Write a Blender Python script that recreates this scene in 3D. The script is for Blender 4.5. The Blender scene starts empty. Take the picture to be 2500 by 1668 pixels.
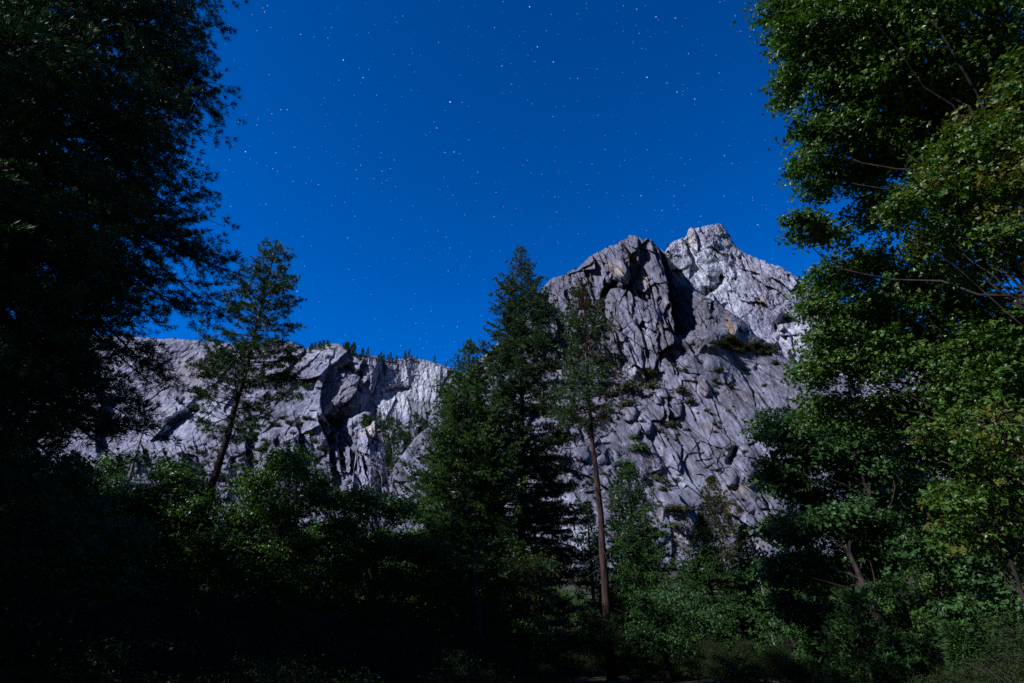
import bpy, math
import numpy as np
import time; T0 = time.time()
R = math.radians
RNG = np.random.default_rng(11)
SC = bpy.context.scene
COL = SC.collection

# ------------------------------------------------------------------ camera geometry
LENS = 20.0
F = 2500 * LENS / 36.0
PITCH = R(28)
CP, SP = math.cos(PITCH), math.sin(PITCH)
CAMZ = 1.7

def ray(px, py):
    x = (np.asarray(px, float) - 1250) / F
    y = (834 - np.asarray(py, float)) / F
    return x, CP - SP * y, SP + CP * y

def at(px, py, D):
    """point seen in direction (px,py) at horizontal distance D metres"""
    x, y, z = ray(px, py)
    k = D / np.sqrt(x * x + y * y)
    return np.stack([x * k, y * k, z * k + CAMZ], -1)

def atz(px, py, zc):
    x, y, z = ray(px, py)
    return np.array([x * zc, y * zc, z * zc + CAMZ])

# ------------------------------------------------------------------ noise
def _h(ix, iy, s):
    h = (ix.astype(np.int64) * 374761393 + iy.astype(np.int64) * 668265263 + (s * 69069 & 0xFFFFFF)) & 0xFFFFFFFF
    h = ((h ^ (h >> 13)) * 1274126177) & 0xFFFFFFFF
    h = ((h ^ (h >> 16)) * 2246822519) & 0xFFFFFFFF
    h = h ^ (h >> 15)
    return (h & 0xFFFFFF) / float(0xFFFFFF)

def vnoise(x, y, s=0):
    ix, iy = np.floor(x), np.floor(y)
    fx, fy = x - ix, y - iy
    fx = fx * fx * fx * (fx * (fx * 6 - 15) + 10)
    fy = fy * fy * fy * (fy * (fy * 6 - 15) + 10)
    a, b = _h(ix, iy, s), _h(ix + 1, iy, s)
    c, d = _h(ix, iy + 1, s), _h(ix + 1, iy + 1, s)
    return (a + (b - a) * fx) * (1 - fy) + (c + (d - c) * fx) * fy

def fbm(x, y, o=4, s=0, g=.5):
    v, a, t = 0, 1, 0
    for k in range(o):
        v = v + a * (vnoise(x, y, s + k * 7) * 2 - 1)
        t += a
        a *= g
        x, y = x * 2.03 + 3.1, y * 2.03 - 1.7
    return v / t

def facets(x, y, s):
    """every cell a tilted plane: value, distance to the cell border"""
    ix, iy = np.floor(x), np.floor(y)
    b1 = np.full(x.shape, 9.)
    b2 = np.full(x.shape, 9.)
    val = np.zeros(x.shape)
    for i in (-1, 0, 1):
        for j in (-1, 0, 1):
            cx, cy = ix + i, iy + j
            qx = x - cx - .1 - .8 * _h(cx, cy, s)
            qy = y - cy - .1 - .8 * _h(cx, cy, s + 1)
            d = np.sqrt(qx * qx + qy * qy)
            m = d < b1
            b2 = np.where(m, b1, np.minimum(b2, d))
            w = (_h(cx, cy, s + 2) - .5) * 1.1 + (_h(cx, cy, s + 3) - .5) * 1.5 * qx + (_h(cx, cy, s + 4) - .5) * 2.6 * qy
            val = np.where(m, w, val)
            b1 = np.where(m, d, b1)
    return val, b2 - b1

def joints(U, V, ang, ln, wd, s):
    wu = 9 * fbm(U / 70, V / 70, 3, s + 50) + 3 * fbm(U / 14, V / 14, 2, s + 60)
    wv = 9 * fbm(U / 70, V / 70, 3, s + 70)
    k = min(1, wd / 26)
    x, y = U + wu * k, V + wv * k
    c, sn = math.cos(R(ang)), math.sin(R(ang))
    return facets((x * c + y * sn) / ln, (-x * sn + y * c) / wd, s)

def sstep(a, b, x):
    t = np.clip((x - a) / (b - a), 0, 1)
    return t * t * (3 - 2 * t)

def tps(pts, U, V):
    p = np.array(pts, float)
    q, z = p[:, :2] / 100, p[:, 2]
    def ph(r2):
        return .5 * r2 * np.log(r2 + 1e-9)
    n = len(q)
    A = np.zeros((n + 3, n + 3))
    A[:n, :n] = ph(((q[:, None] - q[None]) ** 2).sum(-1)) + np.eye(n) * .02
    A[:n, n] = 1
    A[:n, n + 1:] = q
    A[n:, :n] = A[:n, n:].T
    w = np.linalg.solve(A, np.r_[z, 0, 0, 0])
    out = w[n] + w[n + 1] * U / 100 + w[n + 2] * V / 100
    for k in range(n):
        out = out + w[k] * ph((U / 100 - q[k, 0]) ** 2 + (V / 100 - q[k, 1]) ** 2)
    return out

def polydist(U, V, pts):
    """signed distance to a polyline (positive to the picture's right of a line drawn downwards), overrun past its ends"""
    best = np.full(U.shape, 1e9)
    sg = np.zeros(U.shape)
    over = np.zeros(U.shape)
    n = len(pts) - 1
    for k in range(n):
        (x0, y0), (x1, y1) = pts[k], pts[k + 1]
        dx, dy = x1 - x0, y1 - y0
        L = math.hypot(dx, dy)
        t = ((U - x0) * dx + (V - y0) * dy) / L
        tc = np.clip(t, 0, L)
        d = np.hypot(U - x0 - tc * dx / L, V - y0 - tc * dy / L)
        m = d < best
        best = np.where(m, d, best)
        sg = np.where(m, np.sign((U - x0) * dy - (V - y0) * dx), sg)
        o = np.zeros(U.shape)
        if k == 0:
            o = np.maximum(o, -t)
        if k == n - 1:
            o = np.maximum(o, t - L)
        over = np.where(m, o, over)
    return best * sg, over

class Relief:
    def __init__(s, U, V, D):
        s.U, s.V, s.D = U, V, D
        s.jag = 5 * fbm(U / 22, V / 22, 3, 901)
        s.jag2 = 5 * fbm(U / 22, V / 22, 3, 911)
        s.tint = None
    def _win(s, pts, m):
        a = np.array(pts)
        return (s.U > a[:, 0].min() - m) & (s.U < a[:, 0].max() + m) & (s.V > a[:, 1].min() - m) & (s.V < a[:, 1].max() + m)
    def step(s, pts, A, L, fade=25, prof=None):
        """the rock right of the line lies A metres deeper, coming forward again over L pixels"""
        w = s._win(pts, L * 4 + fade * 2)
        d, o = polydist(s.U[w] + s.jag[w], s.V[w] + s.jag2[w], pts)
        e = np.where(d > 0, np.exp(-d / L) * sstep(0, 3, d), 0) * np.exp(-(np.maximum(o, 0) / fade) ** 2)
        if prof:
            e = e * np.interp(s.V[w], [q[0] for q in prof], [q[1] for q in prof])
        s.D[w] += A * e
    def crack(s, pts, A, wd, fade=8):
        w = s._win(pts, wd * 4 + 30)
        d, o = polydist(s.U[w] + s.jag[w], s.V[w] + s.jag2[w], pts)
        s.D[w] += A * np.exp(-(d / wd) ** 2) * np.exp(-(np.maximum(o, 0) / fade) ** 2)
    def bulge(s, x, y, a, b, rot, A, p=.5):
        c, sn = math.cos(R(rot)), math.sin(R(rot))
        u, v = s.U - x + s.jag, s.V - y + s.jag2
        r2 = ((u * c + v * sn) / a) ** 2 + ((-u * sn + v * c) / b) ** 2
        s.D -= A * np.maximum(0, 1 - r2) ** p
    def mask(s, x, y, a, b, rot=0, soft=.5):
        c, sn = math.cos(R(rot)), math.sin(R(rot))
        u, v = s.U - x + s.jag * 2, s.V - y + s.jag2 * 2
        r = np.sqrt(((u * c + v * sn) / a) ** 2 + ((-u * sn + v * c) / b) ** 2)
        return 1 - sstep(1 - soft, 1 + soft * .4, r + .25 * fbm(s.U / 9, s.V / 9, 3, 77))
    def paint(s, x, y, a, b, rot, colr, k=.8):
        m = (s.mask(x, y, a, b, rot) * k)[..., None]
        s.tint = s.tint * (1 - m) + np.array(colr) * m

# ------------------------------------------------------------------ object helpers
def tag(o, label=None, cat=None, group=None, kind=None):
    if label: o['label'] = label
    if cat: o['category'] = cat
    if group: o['group'] = group
    if kind: o['kind'] = kind
    return o

def empty(name, loc):
    o = bpy.data.objects.new(name, None)
    COL.objects.link(o)
    o.location = loc
    o.empty_display_size = .5
    return o

def mesh_np(name, V, faces, mat, parent=None, smooth=False, fattr=None, vcol=None):
    """faces: list of (n,k) index arrays"""
    me = bpy.data.meshes.new(name)
    V = np.ascontiguousarray(V, np.float32)
    me.vertices.add(len(V))
    me.vertices.foreach_set('co', V.ravel())
    lv = np.concatenate([f.ravel() for f in faces]).astype(np.int32)
    tot = np.concatenate([np.full(len(f), f.shape[1], np.int32) for f in faces])
    st = np.concatenate([[0], np.cumsum(tot)[:-1]]).astype(np.int32)
    me.loops.add(len(lv))
    me.loops.foreach_set('vertex_index', lv)
    me.polygons.add(len(tot))
    me.polygons.foreach_set('loop_start', st)
    me.polygons.foreach_set('loop_total', tot)
    me.polygons.foreach_set('use_smooth', np.full(len(tot), smooth, bool))
    if fattr is not None:
        a = me.attributes.new('rnd', 'FLOAT', 'FACE')
        a.data.foreach_set('value', fattr.astype(np.float32))
    if vcol is not None:
        a = me.attributes.new('tint', 'FLOAT_COLOR', 'POINT')
        a.data.foreach_set('color', np.concatenate([vcol, np.ones((len(vcol), 1))], 1).astype(np.float32).ravel())
    me.update(calc_edges=True)
    me.materials.append(mat)
    o = bpy.data.objects.new(name, me)
    COL.objects.link(o)
    if parent: o.parent = parent
    return o

class MB:
    def __init__(s):
        s.V, s.F, s.A, s.n = [], {3: [], 4: []}, {3: [], 4: []}, 0
    def polys(s, P, rnd=None):
        """P (n,k,3): n separate polygons"""
        n, k = P.shape[:2]
        if n == 0: return
        s.V.append(P.reshape(-1, 3))
        s.F[k].append(np.arange(n * k).reshape(n, k) + s.n)
        s.A[k].append(np.random.default_rng(n).random(n) if rnd is None else rnd)
        s.n += n * k
    def tube(s, path, rad, ns=6, seed=0):
        path, rad = np.asarray(path, float), np.asarray(rad, float)
        n = len(path)
        t = np.gradient(path, axis=0)
        t /= np.linalg.norm(t, axis=1, keepdims=True) + 1e-9
        ref = np.where(np.abs(t[:, 2:3]) > .8, np.array([[1., 0, 0]]), np.array([[0, 0, 1.]]))
        a = np.cross(t, ref)
        a /= np.linalg.norm(a, axis=1, keepdims=True) + 1e-9
        b = np.cross(t, a)
        th = np.linspace(0, 2 * math.pi, ns, endpoint=False)
        ring = path[:, None] + rad[:, None, None] * (a[:, None] * np.cos(th)[None, :, None] + b[:, None] * np.sin(th)[None, :, None])
        idx = np.arange(n * ns).reshape(n, ns)
        q = np.stack([idx[:-1], np.roll(idx[:-1], -1, 1), np.roll(idx[1:], -1, 1), idx[1:]], -1).reshape(-1, 4)
        s.V.append(ring.reshape(-1, 3))
        s.F[4].append(q + s.n)
        s.A[4].append(np.full(len(q), .5))
        s.n += n * ns
    def build(s, name, mat, parent=None, smooth=False):
        fs = [np.concatenate(s.F[k]) for k in (3, 4) if s.F[k]]
        at_ = np.concatenate([np.concatenate(s.A[k]) for k in (3, 4) if s.F[k]])
        return mesh_np(name, np.concatenate(s.V), fs, mat, parent, smooth, at_)

# ------------------------------------------------------------------ materials
def newmat(name):
    m = bpy.data.materials.new(name)
    m.use_nodes = True
    nt = m.node_tree
    nt.nodes.clear()
    out = nt.nodes.new('ShaderNodeOutputMaterial')
    return m, nt, nt.nodes.new, nt.links.new, out

def leaf_mat(name, cols, rough=.5, spec=.35, trans=.25):
    m, nt, N, L, out = newmat(name)
    at_ = N('ShaderNodeAttribute'); at_.attribute_name = 'rnd'
    rp = N('ShaderNodeValToRGB')
    rp.color_ramp.elements[0].color = (*cols[0], 1)
    rp.color_ramp.elements[1].color = (*cols[-1], 1)
    for k, c in enumerate(cols[1:-1], 1):
        e = rp.color_ramp.elements.new(k / (len(cols) - 1)); e.color = (*c, 1)
    L(at_.outputs['Fac'], rp.inputs['Fac'])
    p = N('ShaderNodeBsdfPrincipled')
    p.inputs['Roughness'].default_value = rough
    p.inputs['Specular IOR Level'].default_value = spec
    L(rp.outputs['Color'], p.inputs['Base Color'])
    tr = N('ShaderNodeBsdfTranslucent')
    hs = N('ShaderNodeHueSaturation'); hs.inputs['Value'].default_value = 1.2; hs.inputs['Saturation'].default_value = 1.15
    L(rp.outputs['Color'], hs.inputs['Color'])
    L(hs.outputs['Color'], tr.inputs['Color'])
    mx = N('ShaderNodeMixShader'); mx.inputs['Fac'].default_value = trans
    L(p.outputs[0], mx.inputs[1]); L(tr.outputs[0], mx.inputs[2])
    L(mx.outputs[0], out.inputs['Surface'])
    return m

def bark_mat(name, c0, c1, scale=6):
    m, nt, N, L, out = newmat(name)
    tc = N('ShaderNodeTexCoord')
    mp = N('ShaderNodeMapping'); mp.inputs['Scale'].default_value = (scale, scale, scale * .25)
    L(tc.outputs['Object'], mp.inputs['Vector'])
    vo = N('ShaderNodeTexNoise'); vo.inputs['Scale'].default_value = 1; vo.inputs['Detail'].default_value = 6
    L(mp.outputs[0], vo.inputs['Vector'])
    rp = N('ShaderNodeValToRGB')
    rp.color_ramp.elements[0].position = .38; rp.color_ramp.elements[1].position = .62
    rp.color_ramp.elements[0].color = (*c0, 1); rp.color_ramp.elements[1].color = (*c1, 1)
    L(vo.outputs['Fac'], rp.inputs['Fac'])
    bp = N('ShaderNodeBump'); bp.inputs['Strength'].default_value = .8; bp.inputs['Distance'].default_value = .06
    L(vo.outputs['Fac'], bp.inputs['Height'])
    p = N('ShaderNodeBsdfPrincipled'); p.inputs['Roughness'].default_value = .9; p.inputs['Specular IOR Level'].default_value = .2
    L(rp.outputs['Color'], p.inputs['Base Color']); L(bp.outputs[0], p.inputs['Normal'])
    L(p.outputs[0], out.inputs['Surface'])
    return m

def rock_mat(name):
    m, nt, N, L, out = newmat(name)
    at_ = N('ShaderNodeAttribute'); at_.attribute_name = 'tint'
    tc = N('ShaderNodeTexCoord')
    n1 = N('ShaderNodeTexNoise'); n1.inputs['Scale'].default_value = .16; n1.inputs['Detail'].default_value = 9; n1.inputs['Roughness'].default_value = .68
    L(tc.outputs['Object'], n1.inputs['Vector'])
    r1 = N('ShaderNodeMapRange'); r1.inputs['From Min'].default_value = .3; r1.inputs['From Max'].default_value = .7
    r1.inputs['To Min'].default_value = .68; r1.inputs['To Max'].default_value = 1.28
    L(n1.outputs['Fac'], r1.inputs['Value'])
    # water streaks run down the face
    mp = N('ShaderNodeMapping'); mp.inputs['Scale'].default_value = (.3, .12, .02)
    L(tc.outputs['Object'], mp.inputs['Vector'])
    n2 = N('ShaderNodeTexNoise'); n2.inputs['Scale'].default_value = 1; n2.inputs['Detail'].default_value = 5
    L(mp.outputs[0], n2.inputs['Vector'])
    r2 = N('ShaderNodeMapRange'); r2.inputs['From Min'].default_value = .35; r2.inputs['From Max'].default_value = .6
    r2.inputs['To Min'].default_value = .5; r2.inputs['To Max'].default_value = 1.1
    L(n2.outputs['Fac'], r2.inputs['Value'])
    mu = N('ShaderNodeMath'); mu.operation = 'MULTIPLY'
    L(r1.outputs[0], mu.inputs[0]); L(r2.outputs[0], mu.inputs[1])
    vm = N('ShaderNodeVectorMath'); vm.operation = 'SCALE'
    L(at_.outputs['Color'], vm.inputs[0]); L(mu.outputs[0], vm.inputs['Scale'])
    bp = N('ShaderNodeBump'); bp.inputs['Strength'].default_value = .6; bp.inputs['Distance'].default_value = 1.0
    L(n1.outputs['Fac'], bp.inputs['Height'])
    p = N('ShaderNodeBsdfPrincipled'); p.inputs['Roughness'].default_value = .85; p.inputs['Specular IOR Level'].default_value = .2
    L(vm.outputs[0], p.inputs['Base Color']); L(bp.outputs[0], p.inputs['Normal'])
    L(p.outputs[0], out.inputs['Surface'])
    return m

def ground_mat():
    m, nt, N, L, out = newmat('forest_floor')
    tc = N('ShaderNodeTexCoord')
    n1 = N('ShaderNodeTexNoise'); n1.inputs['Scale'].default_value = .6; n1.inputs['Detail'].default_value = 8
    L(tc.outputs['Object'], n1.inputs['Vector'])
    rp = N('ShaderNodeValToRGB')
    rp.color_ramp.elements[0].color = (.03, .035, .015, 1); rp.color_ramp.elements[1].color = (.085, .065, .04, 1)
    rp.color_ramp.elements[0].position = .4; rp.color_ramp.elements[1].position = .65
    L(n1.outputs['Fac'], rp.inputs['Fac'])
    p = N('ShaderNodeBsdfPrincipled'); p.inputs['Roughness'].default_value = .95
    L(rp.outputs['Color'], p.inputs['Base Color']); L(p.outputs[0], out.inputs['Surface'])
    return m

M_ROCK = rock_mat('granite')
M_PINE = leaf_mat('pine_needles', [(.03, .062, .016), (.05, .10, .022), (.08, .125, .03)], .45, .35, .15)
M_CEDAR = leaf_mat('cedar_sprays', [(.05, .10, .022), (.075, .15, .032), (.11, .18, .042)], .5, .25, .22)
M_FIR = leaf_mat('fir_needles', [(.03, .075, .018), (.05, .12, .024), (.08, .15, .03)], .5, .3, .15)
M_OAK = leaf_mat('oak_leaves', [(.04, .095, .01), (.065, .145, .014), (.10, .17, .018)], .38, .45, .3)
M_YOAK = leaf_mat('yellowing_oak_leaves', [(.06, .10, .01), (.10, .13, .013), (.15, .14, .016), (.16, .10, .016)], .42, .35, .3)
M_MAPLE = leaf_mat('maple_leaves', [(.032, .085, .02), (.05, .125, .026), (.08, .155, .03)], .42, .35, .25)
M_OLIVE = leaf_mat('olive_leaves', [(.06, .075, .018), (.09, .105, .024), (.12, .115, .032)], .55, .25, .25)
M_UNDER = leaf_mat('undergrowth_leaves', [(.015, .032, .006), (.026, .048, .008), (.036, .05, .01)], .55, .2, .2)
M_SHRUB = leaf_mat('cliff_shrub_leaves', [(.05, .065, .022), (.075, .085, .03), (.10, .095, .042)], .6, .2, .15)
M_RUST = leaf_mat('dying_needles', [(.06, .06, .015), (.10, .055, .018), (.14, .065, .02)], .6, .2, .15)
M_BARK = bark_mat('dark_bark', (.016, .012, .010), (.055, .040, .032))
M_PBARK = bark_mat('ponderosa_bark', (.014, .009, .008), (.085, .046, .036), 3.5)
M_PALE = bark_mat('pale_bark', (.16, .12, .10), (.34, .27, .23), 5)
M_DEAD = bark_mat('dead_wood', (.16, .14, .13), (.32, .29, .27), 8)
M_TWIG = bark_mat('dry_twigs', (.06, .045, .04), (.15, .12, .10), 8)

# ------------------------------------------------------------------ rock bodies
def rock_body(name, label, ulo, uhi, top, bot, ncol, nrow, fn, sil=2.5, back=170, seed=0):
    u = np.linspace(ulo, uhi, ncol)
    tp = np.array(top, float)
    bt = np.array(bot, float)
    n = fbm(u / 16, u * 0 + seed, 4, seed + 5) * sil * 1.6 + (facets(u / 7, u * 0 + .5, seed)[0]) * sil
    vt = np.interp(u, tp[:, 0], tp[:, 1]) + n
    vb = np.interp(u, bt[:, 0], bt[:, 1])
    t = np.linspace(0, 1, nrow)
    V = vb[None] + (vt - vb)[None] * t[:, None]
    U = np.repeat(u[None], nrow, 0)
    D, tint = fn(U, V)
    edge = (V - vt[None])                              # pixels below the skyline: roll the edge over
    D = D + 14 * np.exp(-edge / 5.)
    P = at(U, V, D)
    rows, trow = [P], [tint]
    hz = P[-1] * np.array([1, 1, 0]); hz /= np.linalg.norm(hz, axis=1, keepdims=True)
    for k in range(1, 9):
        q = P[-1] + hz * (back * (k / 8.) ** 1.3)
        q[:, 2] -= back * .9 * (k / 8.) ** 1.7
        rows.append(q[None]); trow.append(tint[-1:])
    P2, T2 = np.concatenate(rows), np.concatenate(trow)
    nr = P2.shape[0]
    idx = np.arange(nr * ncol).reshape(nr, ncol)
    q = np.stack([idx[:-1, :-1], idx[:-1, 1:], idx[1:, 1:], idx[1:, :-1]], -1).reshape(-1, 4)
    o = mesh_np(name, P2.reshape(-1, 3), [q], M_ROCK, None, False, None, T2.reshape(-1, 3))
    tag(o, label, None, None, 'structure')
    def look(px, py):
        j = int(round(np.clip((px - ulo) / (uhi - ulo) * (ncol - 1), 0, ncol - 1)))
        i = int(round(np.clip((py - vb[j]) / (vt[j] - vb[j]) * (nrow - 1), 0, nrow - 1)))
        return P[i, j]
    return o, look, (lambda px: float(np.interp(px, u, vt)))

def Z3(*p): return [(400 + x * .4783, 500 + y * .4783) for x, y in p]
def Z5(*p): return [(1250 + x * .3404, 500 + y * .3404) for x, y in p]
def Z6(*p): return [(1300 + x * .3508, 900 + y * .3508) for x, y in p]
G0 = np.array((.285, .28, .335))
TAN, DARK, WHITE, ORNG, CREAM = (.38, .29, .235), (.13, .12, .13), (.50, .51, .54), (.42, .26, .15), (.52, .45, .38)

def front_fn(U, V):
    D = tps([(1549, 575, 645), (1450, 620, 640), (1335, 690, 615), (1300, 800, 555), (1500, 800, 560), (1480, 920, 520), (1400, 850, 535),
             (1630, 640, 655), (1640, 800, 545), (1650, 880, 530), (1750, 800, 590), (1700, 715, 650), (1780, 759, 640), (1850, 823, 640), (1900, 870, 620),
             (1800, 950, 545), (1950, 960, 570), (1600, 1000, 480), (1450, 1000, 465), (1350, 950, 485), (1300, 1100, 400),
             (1500, 1200, 378), (1700, 1200, 415), (1880, 1200, 455), (1400, 1350, 325), (1600, 1400, 325), (1800, 1350, 385), (1400, 1560, 250), (1700, 1560, 262),
             (1930, 1560, 310), (1000, 1130, 430), (1040, 1050, 470), (950, 1250, 395), (1000, 1400, 340), (1100, 930, 540), (1200, 1100, 430), (1180, 1400, 330), (2060, 950, 610), (2060, 1300, 470)], U, V)
    r = Relief(U, V, D)
    # upper steep face versus lower apron
    ledge = np.interp(U, [950, 1250, 1330, 1366, 1490, 1560, 1625, 1660, 1730, 1770, 1900, 2060], [900, 880, 885, 893, 926, 918, 901, 874, 854, 830, 850, 900])
    up = 1 - sstep(-14, 14, V - ledge + r.jag * 2)
    right = sstep(1620, 1720, U + (V - 750) * -.5)
    j = np.zeros_like(U)
    rough = .1 + 1.2 * sstep(-.15, .35, fbm(U / 75, V / 95, 3, 808))
    for ang, ln, wd, A, s in ((74, 130, 72, 24, 3), (36, 95, 48, 9, 43), (70, 60, 27, 11 * rough, 13), (52, 30, 15, 4.6 * rough, 23), (68, 12, 6, 1.3 * rough, 33)):
        j += up * A * joints(U, V, ang, ln, wd, s)[0]
    for ang, ln, wd, A, s in ((48, 280, 95, 13, 4), (57, 190, 56, 5, 14), (48, 80, 20, 1.9 * rough, 24), (54, 22, 6, .8 * rough, 34)):
        a = A * (1 + .5 * fbm(U / 120, V / 120, 2, 8)) * (.35 + .65 * sstep(1420, 1600, U - (V - 1100) * .3))
        j += (1 - up) * a * joints(U, V, ang, ln, wd, s)[0]
    for ang, ln, wd, A, s in ((24, 80, 54, 9, 54), (62, 44, 26, 4 * rough, 64), (40, 15, 9, 1.4 * rough, 74)):
        j += (1 - up) * (1 - .75 * sstep(1420, 1600, U - (V - 1100) * .3)) * A * joints(U, V, ang, ln, wd, s)[0]
    r.D += j + (1.6 + 4 * up) * fbm(U / 60, V / 60, 4, 300) + (.35 + .8 * up) * fbm(U / 8, V / 8, 3, 310)
    # gully between the buttress and the slabs to its right
    r.step(Z5((1035, 300), (1065, 400), (1095, 520), (1125, 680), (1150, 820), (1172, 920)), 190, 62, 14)
    r.step(Z5((905, 250), (910, 330), (905, 420), (880, 520)), 20, 26)
    r.step(Z5((1000, 300), (1030, 380), (1060, 460)), 14, 20)
    r.step(Z5((540, 530), (575, 640), (600, 720), (640, 800)), 16, 22)
    r.bulge(*Z5((765, 455))[0], 34, 22, 60, 22)
    r.step(Z5((825, 470), (850, 540), (825, 590)), 26, 24)
    r.step(Z5((650, 590), (625, 660), (620, 740)), 26, 22)
    r.crack(Z5((740, 560), (690, 600), (650, 650)), 24, 7)
    r.crack(Z5((850, 570), (790, 600), (720, 590)), 20, 6)
    r.crack(Z5((290, 800), (340, 860), (390, 960)), 16, 4)
    r.crack(Z5((240, 1040), (310, 1000), (390, 955)), 14, 5)
    r.crack(Z5((160, 780), (220, 720), (245, 660)), 12, 5)
    r.step(Z5((860, 770), (900, 880), (940, 980), (960, 1080)), 14, 20)
    r.step(Z5((1055, 760), (1035, 860), (1040, 1000), (1050, 1100)), 12, 30)
    r.step(Z5((820, 980), (860, 1080), (880, 1140)), 12, 18)
    r.step(Z5((930, 1090), (945, 1190), (950, 1260)), 14, 18)
    r.step(Z5((700, 900), (760, 1050), (780, 1140)), 12, 18)
    r.step(Z5((1250, 980), (1290, 1060), (1330, 1110)), 18, 22)
    r.step(Z5((1390, 860), (1450, 920), (1500, 960)), 12, 18)
    r.step(Z5((2000, 640), (2100, 800), (2160, 900)), 10, 20)
    r.step(Z5((640, 340), (740, 440), (850, 560)), 14, 22)
    r.step(Z5((490, 560), (560, 680), (640, 800)), 12, 18)
    r.step(Z5((560, 420), (480, 470), (400, 500)), 10, 14)
    r.step(Z5((980, 560), (1010, 680), (1040, 780)), 14, 18)
    r.step(Z5((840, 620), (880, 700), (960, 740)), 12, 14)
    r.step(Z5((720, 800), (820, 960), (900, 1100)), 12, 16)
    r.step(Z5((600, 900), (520, 960), (420, 980)), 12, 12)
    # blocks and cracks of the apron
    for x, y, a, b, ro, A in ((670, 315, 20, 19, 0, 15), (785, 385, 15, 26, -15, 13), (718, 425, 13, 20, 10, 12), (980, 275, 24, 26, 20, 14), (640, 215, 24, 11, 0, 8), (890, 190, 20, 20, 30, 9),
                              (220, 590, 13, 22, 25, 9), (340, 590, 20, 16, 0, 8), (200, 420, 18, 11, -10, 8), (1500, 720, 22, 40, -25, 9), (1380, 760, 16, 24, -20, 8), (480, 640, 12, 12, 0, 7),
                              (1190, 130, 14, 24, -15, 9), (870, 680, 12, 18, -15, 8), (770, 730, 11, 13, 0, 7), (1350, 60, 18, 16, 0, 7)):
        r.bulge(*Z6((x, y))[0], a, b, ro, A * .8, .22)
    for pts, A, L in (((( 800, 480), (890, 640), (1000, 800)), 9, 22), (((1000, 480), (1040, 560), (1030, 620)), 8, 14), (((1130, 520), (1180, 650), (1260, 740)), 6, 25),
                      (((1300, 420), (1420, 540), (1600, 760)), 7, 30), (((1560, 830), (1590, 900), (1625, 960)), 12, 15), (((1520, 1020), (1570, 1080), (1620, 1140)), 10, 14),
                      (((1450, 1080), (1540, 1250), (1620, 1400)), 7, 30), (((1240, 150), (1290, 230), (1400, 330)), 10, 18), (((1350, 100), (1450, 220), (1560, 300)), 6, 25),
                      (((1450, 60), (1600, 220), (1720, 380)), 9, 30), (((150, 900), (200, 850)), 9, 12), (((960, 1180), (965, 1300), (980, 1400)), 7, 40),
                      (((1330, 1000), (1380, 1120), (1430, 1250)), 8, 30), (((900, 230), (915, 280), (905, 340)), 14, 10), (((1080, 260), (1120, 330), (1130, 350)), 8, 14)):
        r.step(Z6(*pts), A, L)
    r.crack(Z6((1415, 560), (1395, 610), (1370, 660)), 17, 8)
    r.crack(Z6((150, 900), (200, 850)), 9, 4)
    r.crack(Z6((1560, 0), (1640, 60), (1740, 110)), 10, 7)
    for k in range(70):                                # many small oblique fissures
        x, y = RNG.uniform(1280, 2000), RNG.uniform(890, 1420)
        ln, an = RNG.uniform(18, 80), R(RNG.normal(52, 12))
        r.step([(x, y), (x + ln * math.cos(an) * .5, y + ln * math.sin(an) * .55), (x + ln * math.cos(an), y + ln * math.sin(an))], RNG.uniform(2.5, 7), RNG.uniform(8, 22), 8)
    for k in range(60):
        x, y = RNG.uniform(1300, 1640), RNG.uniform(610, 880)
        ln, an = RNG.uniform(14, 60), R(RNG.normal(72, 10))
        r.step([(x, y), (x + ln * math.cos(an) * .5, y + ln * math.sin(an) * .5), (x + ln * math.cos(an), y + ln * math.sin(an))], RNG.uniform(3, 10), RNG.uniform(6, 18), 8)
    for k in range(26):                                # short ledges
        x, y = RNG.uniform(1290, 1950), RNG.uniform(900, 1400)
        ln = RNG.uniform(15, 50)
        r.step([(x + ln, y + RNG.uniform(-8, 14)), (x, y)], RNG.uniform(2, 6), RNG.uniform(6, 14), 8)
    # rock colour: lichen, iron stain, fresh scars, and some painted-in shade
    r.tint = np.repeat(np.repeat(G0[None, None], U.shape[0], 0), U.shape[1], 1).copy()
    n = fbm(U / 45, V / 70, 4, 400)[..., None]
    r.tint *= 1 + .38 * n
    w = sstep(.1, .5, fbm(U / 30, V / 40, 4, 420))[..., None] * .35
    r.tint = r.tint * (1 - w) + np.array(TAN) * .85 * w
    a_, b_ = U * .57 + V * .82, -U * .82 + V * .57
    sk = sstep(.0, .5, fbm(b_ / 9, a_ / 150, 4, 480)) * (1 - up) * .38 + sstep(.05, .5, fbm(U / 8 - V / 40, V / 120, 4, 490)) * up * .45
    r.tint *= 1 - sk[..., None]
    r.tint *= 1 + .22 * (sstep(.1, .45, fbm(b_ / 14, a_ / 110, 3, 470)) * (1 - up))[..., None]
    up3 = (up * (1 - sstep(640, 700, V) * .0))[..., None]
    r.tint *= .76 - .10 * up3
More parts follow.
